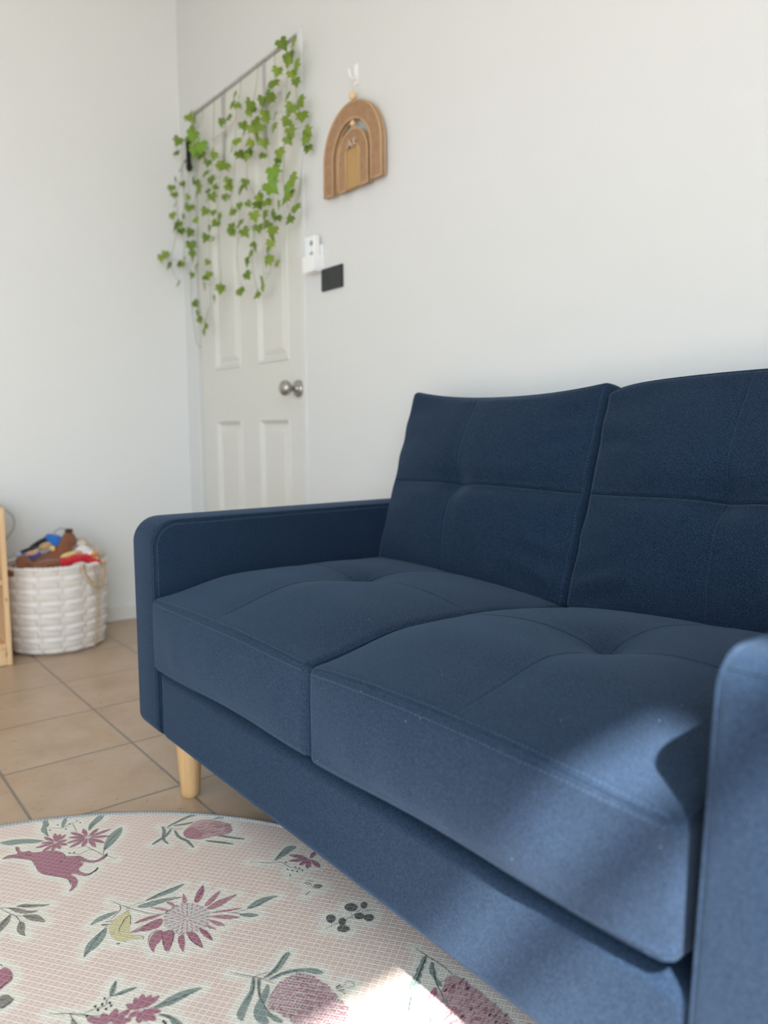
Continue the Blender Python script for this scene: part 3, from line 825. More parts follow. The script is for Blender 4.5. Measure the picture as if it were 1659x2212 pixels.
p N -9391 5863 -9376 5888 -9347 5878 -9359 5853
p M -9364 5803 -9342 5837 -9311 5829 -9330 5796
p N -9292 5803 -9277 5828 -9248 5818 -9260 5793
p M -9262 5734 -9240 5767 -9209 5760 -9228 5727
p M -9191 5731 -9169 5764 -9139 5756 -9158 5724
p N -9160 5681 -9138 5714 -9109 5707 -9127 5675
p M -9098 5670 -9076 5703 -9047 5696 -9065 5664
p N -9071 5620 -9049 5653 -9020 5646 -9038 5614
p N -9012 5603 -8990 5636 -8961 5629 -8980 5597
p M -8978 5563 -8956 5596 -8927 5589 -8946 5557
p M -8915 5550 -8893 5582 -8865 5575 -8883 5544
p M -8884 5502 -8863 5534 -8834 5528 -8852 5496
p N -8820 5501 -8806 5525 -8780 5516 -8792 5493
p N -8803 5449 -8782 5481 -8754 5474 -8772 5443
p M -9652 6084 -9630 6119 -9597 6110 -9616 6076
p N -9622 6031 -9599 6066 -9566 6058 -9586 6024
p M -9553 6022 -9537 6048 -9507 6037 -9519 6012
p M -9516 5972 -9501 5997 -9471 5987 -9483 5961
p M -9447 5946 -9425 5980 -9393 5972 -9412 5938
p N -9411 5903 -9389 5937 -9358 5929 -9377 5896
p N -9353 5894 -9331 5928 -9300 5920 -9319 5887
p M -9316 5835 -9294 5869 -9263 5861 -9282 5828
p N -9256 5830 -9241 5855 -9213 5845 -9225 5820
p N -9226 5772 -9205 5805 -9174 5797 -9193 5765
p N -9162 5763 -9140 5797 -9110 5789 -9129 5757
p M -9118 5709 -9096 5743 -9066 5735 -9085 5703
p N -9060 5692 -9039 5725 -9009 5718 -9028 5686
p N -9038 5652 -9017 5684 -8988 5677 -9006 5645
p N -8959 5647 -8945 5671 -8918 5662 -8930 5638
p M -8945 5597 -8924 5629 -8895 5622 -8914 5591
p N -8886 5581 -8864 5614 -8836 5607 -8854 5576
p M -8847 5539 -8826 5571 -8797 5564 -8816 5533
p M -8782 5532 -8767 5555 -8741 5546 -8753 5523
p N -8755 5484 -8741 5507 -8715 5498 -8727 5475
p M -9574 6065 -9558 6091 -9528 6080 -9540 6055
p M -9516 6053 -9493 6088 -9461 6079 -9480 6046
p M -9467 6008 -9452 6033 -9422 6023 -9434 5998
p N -9412 5986 -9390 6020 -9359 6012 -9378 5978
p N -9370 5924 -9348 5958 -9317 5950 -9336 5917
p M -9304 5920 -9289 5946 -9260 5935 -9272 5911
p N -9282 5866 -9260 5900 -9229 5892 -9248 5859
p N -9203 5857 -9181 5890 -9151 5882 -9169 5850
p N -9173 5806 -9152 5840 -9122 5832 -9140 5799
p N -9109 5793 -9087 5827 -9057 5819 -9076 5787
p N -9080 5757 -9065 5782 -9037 5772 -9049 5748
p M -9014 5735 -8999 5760 -8972 5750 -8984 5726
p N -8984 5688 -8969 5712 -8942 5703 -8954 5679
p N -8925 5681 -8910 5705 -8883 5696 -8895 5672
p M -8894 5624 -8872 5657 -8844 5649 -8862 5618
p N -8833 5618 -8812 5650 -8784 5643 -8802 5612
p M -8808 5569 -8793 5593 -8767 5584 -8779 5560
p N -8749 5562 -8728 5594 -8700 5588 -8718 5557
p M -8725 5518 -8704 5550 -8676 5544 -8694 5513
p M -9539 6094 -9517 6129 -9484 6120 -9504 6087
p N -9465 6097 -9450 6123 -9420 6112 -9432 6087
p N -9418 6038 -9402 6063 -9373 6053 -9385 6027
p N -9369 6024 -9347 6058 -9315 6050 -9334 6016
p N -9337 5964 -9314 5998 -9283 5990 -9302 5957
p N -9260 5950 -9237 5984 -9207 5976 -9226 5943
p M -9230 5904 -9207 5938 -9177 5930 -9196 5897
p M -9170 5897 -9155 5922 -9127 5912 -9139 5887
p M -9129 5841 -9107 5874 -9077 5866 -9096 5834
p M -9072 5822 -9050 5856 -9021 5848 -9039 5816
p N -9033 5786 -9018 5810 -8990 5800 -9002 5776
p N -8981 5771 -8959 5804 -8930 5797 -8949 5765
p N -8951 5716 -8929 5749 -8900 5742 -8919 5710
p N -8888 5710 -8867 5743 -8838 5736 -8857 5704
p M -8861 5664 -8840 5697 -8812 5690 -8830 5658
p N -8801 5640 -8780 5672 -8752 5665 -8770 5633
p M -8781 5598 -8760 5630 -8732 5624 -8750 5592
p M -8707 5594 -8693 5618 -8667 5609 -8679 5585
p M -8683 5547 -8662 5579 -8635 5573 -8653 5542
p M -9424 6118 -9401 6153 -9370 6144 -9389 6110
p M -9380 6067 -9357 6101 -9326 6093 -9345 6059
p N -9319 6045 -9297 6080 -9266 6071 -9285 6038
p M -9294 5995 -9272 6030 -9241 6021 -9260 5988
p M -9224 5980 -9202 6014 -9171 6006 -9190 5973
p N -9189 5927 -9167 5961 -9137 5953 -9155 5920
p N -9134 5923 -9112 5957 -9082 5949 -9101 5916
p M -9102 5875 -9080 5908 -9050 5900 -9069 5868
p N -9034 5863 -9019 5887 -8991 5877 -9003 5853
p N -9008 5815 -8986 5848 -8957 5841 -8975 5808
p N -8947 5795 -8926 5828 -8897 5821 -8915 5789
p M -8919 5746 -8898 5779 -8869 5771 -8887 5740
p M -8844 5737 -8829 5761 -8803 5751 -8815 5728
p N -8824 5688 -8803 5721 -8775 5713 -8793 5682
p M -8760 5690 -8745 5714 -8719 5704 -8731 5681
p N -8724 5639 -8709 5663 -8683 5654 -8695 5630
p M -8669 5618 -8648 5650 -8620 5643 -8638 5612
p N -9377 6150 -9362 6176 -9332 6165 -9344 6140
p M -9347 6094 -9325 6128 -9293 6119 -9313 6086
p N -9286 6092 -9264 6126 -9233 6117 -9252 6084
p N -9247 6039 -9224 6073 -9194 6064 -9213 6031
p N -9185 6013 -9163 6046 -9133 6038 -9152 6005
p M -9153 5969 -9131 6003 -9101 5995 -9119 5962
p N -9084 5958 -9062 5992 -9032 5984 -9051 5951
p N -9055 5913 -9040 5938 -9012 5928 -9024 5904
p N -9001 5890 -8979 5923 -8950 5916 -8968 5883
p N -8961 5836 -8940 5869 -8911 5862 -8929 5830
p N -8899 5832 -8884 5856 -8857 5846 -8869 5822
p M -8874 5784 -8853 5817 -8824 5810 -8843 5778
p N -8812 5767 -8791 5799 -8763 5792 -8781 5760
p N -8774 5727 -8760 5751 -8733 5741 -8745 5718
p M -8713 5711 -8692 5744 -8664 5736 -8682 5705
p M -8697 5667 -8682 5691 -8656 5681 -8668 5658
p M -8625 5658 -8610 5682 -8585 5673 -8596 5650
p M -9300 6143 -9285 6169 -9256 6158 -9268 6132
p N -9242 6122 -9226 6147 -9197 6137 -9210 6112
p M -9201 6076 -9186 6101 -9157 6090 -9169 6065
p N -9137 6047 -9115 6081 -9085 6073 -9104 6040
p N -9100 6002 -9078 6036 -9048 6028 -9067 5995
p N -9047 5986 -9025 6020 -8995 6012 -9014 5979
p M -9018 5934 -8996 5968 -8966 5960 -8985 5927
p M -8949 5927 -8927 5960 -8898 5952 -8916 5920
p N -8912 5881 -8897 5905 -8869 5895 -8882 5871
p N -8858 5865 -8836 5898 -8807 5890 -8826 5858
p M -8829 5818 -8814 5842 -8787 5832 -8799 5809
p N -8770 5806 -8748 5838 -8720 5831 -8738 5799
p M -8744 5758 -8729 5782 -8703 5772 -8715 5749
p M -8691 5742 -8670 5774 -8642 5767 -8660 5736
p M -8656 5705 -8641 5729 -8615 5719 -8627 5696
p N -9163 6101 -9148 6126 -9119 6115 -9132 6090
p M -9099 6082 -9077 6115 -9047 6107 -9066 6074
p M -9069 6042 -9047 6075 -9017 6067 -9035 6034
p M -9001 6034 -8986 6059 -8958 6048 -8971 6024
p M -8975 5971 -8960 5995 -8932 5985 -8944 5961
p M -8917 5959 -8896 5992 -8867 5984 -8885 5952
p M -8884 5912 -8862 5945 -8833 5938 -8852 5906
p M -8811 5903 -8796 5927 -8770 5917 -8782 5894
p N -8795 5848 -8773 5881 -8745 5873 -8763 5842
p M -8730 5833 -8716 5857 -8689 5848 -8701 5824
p M -8705 5791 -8691 5815 -8665 5806 -8677 5782
p N -8650 5775 -8629 5807 -8601 5800 -8619 5769
p M -8618 5733 -8603 5757 -8578 5747 -8590 5724
p N -9127 6127 -9105 6161 -9074 6153 -9093 6120
p M -9058 6119 -9043 6144 -9014 6134 -9027 6109
p M -9029 6074 -9014 6098 -8986 6088 -8998 6063
p M -8965 6062 -8950 6087 -8922 6076 -8934 6052
p M -8930 6010 -8915 6035 -8888 6024 -8900 6000
p M -8863 5993 -8849 6017 -8821 6007 -8834 5983
p M -8845 5937 -8824 5970 -8795 5962 -8814 5930
p N -8776 5925 -8754 5958 -8726 5950 -8744 5918
p M -8752 5876 -8730 5908 -8702 5901 -8720 5869
p N -8699 5865 -8678 5898 -8650 5890 -8668 5858
p N -8665 5820 -8651 5844 -8624 5834 -8636 5811
p N -8606 5813 -8591 5837 -8565 5827 -8577 5804
p M -8985 6104 -8970 6129 -8942 6119 -8954 6094
p N -8926 6093 -8904 6126 -8874 6118 -8893 6085
p N -8893 6041 -8871 6074 -8842 6066 -8860 6034
p N -8830 6028 -8809 6061 -8780 6053 -8798 6021
p M -8802 5982 -8787 6007 -8760 5997 -8772 5973
p M -8743 5958 -8721 5991 -8693 5983 -8712 5951
p N -8720 5910 -8698 5942 -8670 5935 -8689 5903
p N -8658 5898 -8637 5930 -8609 5923 -8627 5891
p M -8619 5851 -8598 5883 -8571 5876 -8589 5845
p N -8936 6134 -8921 6159 -8893 6149 -8906 6124
p N -8883 6120 -8868 6145 -8841 6134 -8853 6110
p N -8846 6066 -8825 6099 -8796 6090 -8814 6058
p M -8797 6053 -8775 6086 -8746 6078 -8765 6046
p M -8757 6000 -8736 6033 -8707 6025 -8726 5993
p M -8704 5996 -8682 6029 -8654 6021 -8672 5989
p M -8670 5945 -8655 5969 -8629 5959 -8641 5936
p M -8609 5931 -8588 5963 -8560 5955 -8579 5924
p M -8817 6106 -8795 6139 -8766 6131 -8785 6099
p N -8750 6087 -8728 6120 -8700 6112 -8718 6080
p M -8724 6036 -8702 6069 -8674 6061 -8692 6029
p N -8661 6030 -8646 6055 -8620 6044 -8632 6021
p M -8639 5977 -8624 6001 -8598 5991 -8610 5967
p M -8768 6130 -8753 6154 -8726 6144 -8739 6120
p G -10114 5475 -10142 5591 -10236 5780 -10351 5952 -10391 6081 -10338 6094 -10218 5942 -10114 5760 -10087 5626 -10078 5504
p G -10015 5518 -10041 5683 -10004 5882 -9887 6086 -9745 6240 -9601 6268 -9666 6153 -9820 6044 -9922 5866 -9968 5708 -9978 5563
p G -10219 5328 -10151 5348 -9963 5229 -9766 5043 -9610 4882 -9507 4782 -9618 4757 -9716 4808 -9861 4984 -10007 5173
p G -10132 5370 -10087 5411 -9870 5282 -9635 5206 -9420 5178 -9306 5206 -9160 5245 -9122 5207 -9244 5139 -9472 5114 -9746 5189 -9971 5282
p G -9943 5445 -9851 5432 -9726 5337 -9618 5228 -9504 5132 -9224 5066 -9324 4955 -9481 4957 -9639 5052 -9746 5189 -9848 5310
1 I -10537 5113 -10389 5215 -10205 5361 -10042 5467 -9889 5528
1 I -10105 5470 -10142 5692 -10371 6034
1 I -10033 5512 -9995 5741 -9893 6020
1 I -10187 5335 -9976 5212 -9818 5008
1 I -10110 5382 -9849 5246 -9602 5187 -9291 5166
1 I -10215 5366 -10188 5517 -10142 5608
1 I -9584 5240 -9645 5315
1 I -9402 5230 -9508 5276
1 I -9423 5322 -9316 5338
1 I -9464 5852 -9387 5887
1 I -8587 5963 -8639 6041
2.4 I -9208 6237 -9210 6282 -9213 6327
2.4 I -9179 6225 -9157 6332
2.4 I -9133 6220 -9091 6320
1 K -9165 6355 -9211 6458 -9150 6503 -9062 6483 -9106 6365
d Y -9077 6258 2.5
d Y -9036 6264 2.5
d I -9015 6274 1
d I -9018 6255 1
p G -8897 7741 -8865 7801 -8758 7685 -8743 7629 -8682 7593 -8660 7509 -8584 7458 -8541 7368 -8464 7323 -8427 7229 -8318 7160 -8312 7100 -8197 7011 -8169 6947 -8087 6888 -8075 6809 -8039 6711 -8130 6739 -8294 6856 -8366 6965 -8445 7001 -8482 7092 -8548 7148 -8586 7241 -8639 7317 -8678 7413 -8743 7479 -8783 7578
p G -8707 7749 -8700 7796 -8562 7706 -8491 7684 -8428 7617 -8311 7585 -8200 7548 -8265 7502 -8419 7556 -8561 7597
p G -7818 6880 -7867 6943 -7898 7029 -7926 7154 -7853 7118 -7784 7016 -7698 6969 -7613 6834 -7713 6768
p m -8301 7705 -8251 7875 -8039 7889 -7764 7922 -7511 7902 -7235 7892 -7001 7852 -6912 7712 -7451 7037 -7630 7064 -7820 7159 -8002 7222 -8106 7358 -8162 7492 -8197 7587
p M -8170 7210 -8227 7342 -8252 7448 -8137 7386 -8082 7254 -8009 7148
4.2 M -7724 7672 -7744 7747
4.2 M -7682 7177 -7702 7247
4.2 M -7551 7712 -7570 7787
4.2 N -7195 7724 -7212 7797
4.2 N -7373 7490 -7391 7562
4.2 N -8166 7535 -8189 7611
4.2 N -7475 7245 -7493 7315
4.2 I -8085 7642 -8107 7718
4.2 M -7539 7632 -7558 7705
4.2 N -7235 7548 -7251 7620
4.2 N -8079 7794 -8101 7872
4.2 I -7543 7308 -7561 7378
4.2 M -7973 7824 -7995 7902
4.2 I -7164 7835 -7181 7909
4.2 N -7112 7651 -7128 7723
4.2 N -7654 7264 -7673 7335
4.2 N -7113 7707 -7129 7779
4.2 M -8149 7613 -8172 7690
4.2 M -7284 7470 -7301 7541
4.2 M -7833 7667 -7853 7742
4.2 M -7389 7655 -7406 7728
4.2 M -7435 7668 -7453 7742
4.2 M -7390 7346 -7407 7416
4.2 N -7411 7855 -7429 7930
4.2 I -7038 7705 -7053 7777
4.2 M -7564 7295 -7582 7366
4.2 M -7561 7094 -7579 7163
4.2 N -7744 7192 -7764 7263
4.2 M -8086 7844 -8109 7922
4.2 N -7382 7668 -7399 7741
4.2 I -8094 7479 -8116 7554
4.2 I -7908 7777 -7929 7854
4.2 N -8088 7688 -8110 7765
4.2 N -7782 7511 -7802 7585
4.2 N -7352 7771 -7369 7845
4.2 M -7669 7081 -7688 7151
4.2 N -7661 7679 -7681 7754
4.2 N -8048 7748 -8070 7826
4.2 N -7796 7831 -7816 7907
4.2 M -7347 7478 -7364 7549
4.2 N -8039 7610 -8061 7686
4.2 N -7639 7486 -7659 7559
4.2 N -7723 7555 -7743 7629
4.2 I -7690 7213 -7709 7284
4.2 M -7730 7268 -7749 7339
4.2 N -7968 7382 -7990 7456
4.2 M -7279 7817 -7296 7891
4.2 N -7229 7476 -7245 7546
4.2 N -7756 7271 -7776 7343
4.2 N -7812 7201 -7832 7272
4.2 N -7564 7138 -7583 7208
4.2 N -7738 7593 -7758 7667
4.2 N -7997 7664 -8019 7740
4.2 M -7543 7184 -7561 7253
4.2 M -7683 7567 -7702 7641
4.2 N -7409 7440 -7427 7511
4.2 N -7641 7243 -7660 7313
4.2 N -7912 7646 -7933 7721
4.2 I -7570 7518 -7589 7591
4.2 M -7767 7473 -7787 7546
4.2 M -8093 7511 -8116 7586
4.2 M -7709 7330 -7728 7402
4.2 N -8225 7705 -8248 7783
4.2 M -7380 7453 -7398 7525
4.2 M -8073 7769 -8095 7846
4.2 N -7929 7759 -7950 7835
4.2 N -7995 7569 -8016 7644
4.2 N -7560 7559 -7579 7632
4.2 M -7543 7811 -7561 7886
4.2 M -7390 7627 -7408 7700
4.2 M -7501 7307 -7519 7378
4.2 M -7939 7203 -7959 7275
4.2 M -7632 7361 -7651 7433
4.2 M -7777 7753 -7797 7829
4.2 M -7553 7343 -7571 7414
4.2 M -7746 7186 -7766 7257
4.2 I -7168 7627 -7184 7699
4.2 M -8049 7527 -8071 7603
4.2 N -8075 7646 -8097 7722
4.2 N -7753 7338 -7773 7410
4.2 N -7110 7675 -7126 7747
4.2 N -7442 7561 -7460 7634
4.2 N -7963 7805 -7984 7883
4.2 M -7722 7668 -7742 7743
4.2 M -7418 7364 -7436 7434
4.2 N -7390 7675 -7408 7749
4.2 N -7192 7714 -7208 7786
4.2 N -8007 7512 -8029 7587
4.2 N -7448 7618 -7466 7691
4.2 M -7793 7264 -7813 7336
4.2 M -7894 7788 -7915 7865
4.2 N -7848 7286 -7868 7358
4.2 N -7314 7545 -7331 7617
4.2 N -7922 7452 -7943 7526
4.2 M -7688 7152 -7707 7222
4.2 M -7478 7485 -7496 7557
4.2 M -7664 7327 -7683 7398
4.2 M -7097 7739 -7112 7812
4.2 M -7918 7776 -7940 7853
4.2 M -7822 7177 -7842 7248
4.2 M -8016 7849 -8038 7927
4.2 M -7944 7253 -7965 7325
4.2 N -7542 7321 -7560 7392
4.2 N -7703 7450 -7722 7523
4.2 N -7239 7643 -7256 7716
4.2 N -7897 7410 -7918 7483
4.2 M -7670 7804 -7690 7880
4.2 N -7467 7440 -7485 7512
4.2 I -7317 7654 -7334 7727
4.2 N -7609 7531 -7628 7604
4.2 N -7368 7747 -7386 7821
4.2 N -7796 7835 -7816 7912
4.2 M -7444 7700 -7462 7774
4.2 N -7958 7365 -7979 7439
4.2 I -7257 7710 -7274 7783
4.2 N -8144 7638 -8166 7715
4.2 N -7642 7345 -7661 7417
4.2 M -8070 7589 -8092 7665
p G -7912 7400 -7898 7372 -7904 7339 -7929 7317 -7959 7316 -7982 7338 -7986 7371 -7969 7400 -7940 7412
1.4 I -9123 7794 -8903 7812 -8626 7850 -8442 7856 -8281 7837
1.4 I -8874 7809 -8693 7542 -8478 7201
1.4 I -8339 7032 -8216 6889 -8102 6774
1.4 I -8682 7781 -8350 7536 -8099 7434 -7987 7373
1.4 I -8278 7556 -8266 7694
1.4 I -7860 7015 -7734 6863
p D -10635 7696 -10588 7628 -10599 7549 -10660 7495 -10745 7493 -10814 7542 -10833 7621 -10794 7692 -10715 7721
p D -10571 7874 -10532 7826 -10530 7777 -10566 7751 -10624 7758 -10676 7797 -10698 7849 -10679 7889 -10628 7899
p D -10353 7641 -10320 7590 -10329 7531 -10375 7490 -10437 7488 -10487 7525 -10501 7584 -10471 7637 -10412 7660
p D -10209 7746 -10171 7691 -10178 7630 -10224 7590 -10290 7591 -10344 7632 -10361 7695 -10332 7749 -10271 7768
p D -10613 7203 -10564 7144 -10563 7082 -10611 7045 -10685 7050 -10752 7096 -10779 7161 -10754 7214 -10687 7230
p D -10434 7296 -10389 7245 -10384 7194 -10422 7167 -10485 7176 -10544 7217 -10571 7272 -10552 7314 -10497 7323
p D -10231 7238 -10200 7183 -10217 7113 -10274 7060 -10344 7049 -10394 7085 -10402 7152 -10362 7218 -10293 7251
1 I -10488 6899 -10491 7095 -10478 7410 -10540 7677 -10542 7792
1 I -10625 7552 -10522 7469
1 I -10643 7128 -10490 7023
1 I -10483 7691 -10436 7787 -10332 7898
1 I -10459 7433 -10357 7542 -10292 7679
2.4 I -11879 7362 -11769 7377
2.4 I -11892 7398 -11774 7436
2.4 I -11913 7460 -11790 7504
p K -11585 7563 -11562 7525 -11574 7474 -11616 7435 -11667 7426 -11704 7450 -11710 7498 -11681 7546 -11631 7571
0.8 I -11761 7409 -11630 7400 -11548 7459
1.6 I -11579 7292 -11564 7227 -11527 7148'''

# ------------------------------------------------------------ door
door = bpy.data.objects.new('door_1', None); C.objects.link(door); door.location = ((DOOR[0]+DOOR[1])/2, YB, 0); door['kind'] = 'structure'
FW = .034; RV = YB+.013                                # frame width, face of the leaf
mb = MB()
mb.box(DOOR[0], DOOR[0]+FW, YB-.004, YB+.09, 0, DOOR[2]); mb.box(DOOR[1]-FW+.006, DOOR[1], YB-.004, YB+.09, 0, DOOR[2])
mb.box(DOOR[0], DOOR[1], YB-.0015, YB+.09, DOOR[2]-.010, DOOR[2])
mb.build('door_frame', WALL, door, bevel=.003)
lx0, lx1, lz1 = DOOR[0]+FW+.003, DOOR[1]-FW+.003, DOOR[2]-.018
xs = [lx0, -3.263, -3.021, -2.867, -2.622, lx1]
zs = [.008, .22, .93, 1.155, lz1-.14, lz1]
mb = MB()
def rect_loop(x0, x1, z0, z1, d): return [(x0, RV+d, z0), (x1, RV+d, z0), (x1, RV+d, z1), (x0, RV+d, z1)]
for i in range(5):
    for j in range(5):
        a, b, c_, d_ = xs[i], xs[i+1], zs[j], zs[j+1]
        if i in (1, 3) and j in (1, 3):
            steps = [(0, 0), (.003, -.006), (.009, -.005), (.020, .010), (.028, .012), (.050, .001), (.056, .0005)]
            prev = None
            for ins, dep in steps:
                L = rect_loop(a+ins, b-ins, c_+ins, d_-ins, dep)
                n = len(mb.v); mb.v += L
                if prev is not None:
                    for k in range(4): mb.f.append((prev+k, prev+(k+1) % 4, n+(k+1) % 4, n+k)); mb.mi.append(0)
                prev = n
            mb.f.append((prev, prev+1, prev+2, prev+3)); mb.mi.append(0)
        else:
            mb.add(rect_loop(a, b, c_, d_, 0), [(0, 1, 2, 3)])
mb.add([(lx0, RV, zs[0]), (lx1, RV, zs[0]), (lx1, RV, lz1), (lx0, RV, lz1), (lx0, RV+.035, zs[0]), (lx1, RV+.035, zs[0]), (lx1, RV+.035, lz1), (lx0, RV+.035, lz1)],
       [(4, 7, 6, 5), (0, 4, 5, 1), (1, 5, 6, 2), (2, 6, 7, 3), (3, 7, 4, 0)])
mb.build('door_leaf', DOORM, door)
NICK = mat('brushed_nickel', (.42, .40, .37), .28, .5, metal=.9)
mb = MB(); kc = (-2.556, RV, 1.040)
mb.lathe([(.0, 0), (.030, 0), (.033, .004), (.031, .010), (.020, .013), (.0125, .018), (.011, .034), (.016, .040), (.026, .050), (.030, .060), (.029, .070), (.021, .078), (.010, .081), (0, .0815)], 32, kc, 'y', cap=False)
mb.build('door_handle', NICK, door, smooth=True)
# unseen sheet added behind the door so no sky shows through the gaps
mb = MB(); mb.box(DOOR[0]-.05, DOOR[1]+.05, YB+.1, YB+.12, 0, DOOR[2]+.05); o = mb.build('door_backing', mat('door_gap', (.2, .2, .19), .9)); struct(o)

# ------------------------------------------------------------ over-door hook straps
HOOK = mat('grey_metal_strap', (.5, .5, .5), .45, .4, metal=.3)
hp = None
for i, (x, lab) in enumerate([(-3.127, 'grey metal over-door strap hook nearer the room corner, above the ivy'), (-2.772, 'grey metal over-door strap hook nearer the door knob side, above the ivy')]):
    mb = MB(); y = RV-.003; z1 = lz1+.003
    mb.box(x-.010, x+.010, y-.0012, y+.0012, z1-.30, z1); mb.box(x-.010, x+.010, y-.0012, y+.036, z1-.001, z1+.0015)
    o = mb.build('over_door_hook', HOOK); tag(o, lab, 'hook', 'straps hooked over the door'); o.data.transform(Matrix.Translation((-x, -y, -z1))); o.location = (x, y, z1)

# ------------------------------------------------------------ ivy garlands
STEM = mat('ivy_stem', (.28, .34, .20), .6, .3)
def leaf_mat():
    mm = mat('ivy_leaf', (.2, .35, .05), .5, .35); t = NT(mm)
    oi = t.new('ShaderNodeVertexColor'); oi.layer_name = 'leaf'
    t.color(oi.outputs['Color'])
    t.b.inputs['Subsurface Weight'].default_value = 0.0
    t.b.inputs['Transmission Weight'].default_value = 0.0
    return mm
LEAF = leaf_mat()
OUT = [(0, 0), (.18, -.20), (.46, -.20), (.72, .02), (.50, .22), (.78, .50), (.42, .52), (.22, .82), (0, 1.15), (-.22, .82), (-.42, .52), (-.78, .50), (-.50, .22), (-.72, .02), (-.46, -.20), (-.18, -.20)]
ivy = [tuple(int(a) for a in r.split(',')) for r in IVY.split()]
rnd = random.Random(7)
def x_band(x): 
    edges = [-3465, -3400, -3340, -3240, -3120, -2990, -2870, -2740, -2600, -2500]
    for i, e in enumerate(edges):
        if x <= e: return i
    return len(edges)
bands = {}
for r in ivy: bands.setdefault(x_band(r[0]), []).append(r)
names = ['reaching furthest left, across the room corner', 'second from the left, down the left door edge', 'third from the left, with the dark bound stems at its top', 'fourth from the left, hanging lowest of all',
 'fifth from the left, over the left door panel', 'in the middle, just right of the left strap hook', 'over the middle stile of the door', 'with the lowest leaves in the middle of the door',
 'fourth from the right, beside the right strap hook', 'third from the right, with the biggest leaves', 'second from the right, down the right door edge', 'furthest right, spilling past the door frame']
top_y = RV-.012
for bi in sorted(bands):
    lv = sorted(bands[bi], key=lambda r: -r[2])
    x0 = sum(r[0] for r in lv)/len(lv)/1000
    x0 = min(max(x0, lx0+.015), lx1-.02)
    root = thing('ivy_garland', 'artificial green ivy garland ' + names[bi % len(names)], 'garland', (x0, top_y, lz1+.004), 'ivy garlands hung over the door')
    ms = MB(); ml = MB(); cols = []
    # main stem: from the door's top edge through the smoothed leaf positions
    pts = [Vector((x0, RV+.02, lz1+.006)), Vector((x0, top_y, lz1+.006)), Vector((x0, top_y-.004, lz1-.05))]
    n = len(lv); step = 3
    for k in range(0, n, step):
        ch = lv[k:k+step]; a = Vector((sum(c[0] for c in ch)/len(ch), sum(c[1] for c in ch)/len(ch), sum(c[2] for c in ch)/len(ch)))/1000
        a.y = max(a.y+.01, 1.44) if a.x < -3.40 else min(a.y+.012, RV-.01)
        if a.z < pts[-1].z-.02: pts.append(a)
    cur = []
    for k in range(len(pts)-1):
        p0, p1, p2, p3 = pts[max(k-1, 0)], pts[k], pts[k+1], pts[min(k+2, len(pts)-1)]
        for s_ in range(6):
            t_ = s_/6; cur.append(.5*((2*p1)+(p2-p0)*t_+(2*p0-5*p1+4*p2-p3)*t_*t_+(3*p1-p0-3*p2+p3)*t_**3))
    cur.append(pts[-1]); ms.tube(cur, .0010, 6)
    extra = [(r[0]+rnd.uniform(-26, 26), r[1]+8, r[2]+rnd.uniform(-34, 30), 8) for r in lv if rnd.random() < .3]
    for r in lv+extra:
        c = Vector(r[:3])/1000; c.y += rnd.uniform(-.018, .012); s_ = .0340*(r[3]/10)**.8*rnd.uniform(.9, 1.1)
        q = min(cur, key=lambda p: (p-c).length+abs(p.z-c.z-.02)*.5)
        # orientation: face the room, droop, random yaw
        yaw = rnd.uniform(-.75, .95)+.35; tilt = rnd.uniform(-.5, .35); spin = PI+rnd.uniform(-.8, .8)
        M_ = Matrix.Rotation(yaw, 3, 'Z') @ Matrix.Rotation(tilt, 3, 'X') @ Matrix.Rotation(spin, 3, 'Y')
        base = c - M_ @ Vector((0, 0, .45*s_))
        ms.tube([q, (q+base)/2+Vector((0, -.004, .004)), base], .0008, 5)
        v = []; 
        for a, b in OUT: v.append(base + M_ @ Vector((a*s_, abs(a)*s_*.28-.05*s_, b*s_)))
        mid = [base + M_ @ Vector((0, -.03*s_, h*s_)) for h in (.25, .55, .85)]
        nb = len(v); v += mid
        f = [(0, 1, nb), (1, 2, nb), (2, 3, nb), (3, 4, nb), (4, 5, nb+1, nb), (5, 6, nb+1), (6, 7, nb+2, nb+1), (7, 8, nb+2),
             (8, 9, nb+2), (9, 10, nb+1, nb+2), (10, 11, nb+1), (11, 12, nb, nb+1), (12, 13, nb), (13, 14, nb), (14, 15, nb), (15, 0, nb)]
        g = rnd.random(); col = (.095+.13*g, .165+.15*g, .014+.02*g)
        if r[3] >= 14: col = (.17, .31, .03)
        ml.add(v, f); cols += [col]*len(f)
    ms.build('stem', STEM, root, smooth=True)
    o = ml.build('foliage', LEAF, root)
    ca = o.data.color_attributes.new('leaf', 'FLOAT_COLOR', 'CORNER'); k = 0; arr = []
    for p, c in zip(o.data.polygons, cols): arr += [*c, 1]*len(p.vertices)
    ca.data.foreach_set('color', arr)
# dark bound bundle of stems at the garland's left end
mb = MB(); bx, by, bz = -3.372, 1.545, 2.10
for k in range(7): 
    a = k*.9; mb.tube([(bx+.012*math.cos(a), by+.010*math.sin(a), bz+.07), (bx+.008*math.cos(a+1), by+.008*math.sin(a+1), bz+.02), (bx+.013*math.cos(a+.4), by+.01*math.sin(a), bz-.05)], .0045, 6)
o = mb.build('stem_bundle', mat('dark_stem_tie', (.012, .018, .016), .6), smooth=True)
tag(o, 'dark bound bundle of stems at the top left of the door ivy', 'plant tie')
o.data.transform(Matrix.Translation((-bx, -by, -bz))); o.location = (bx, by, bz)
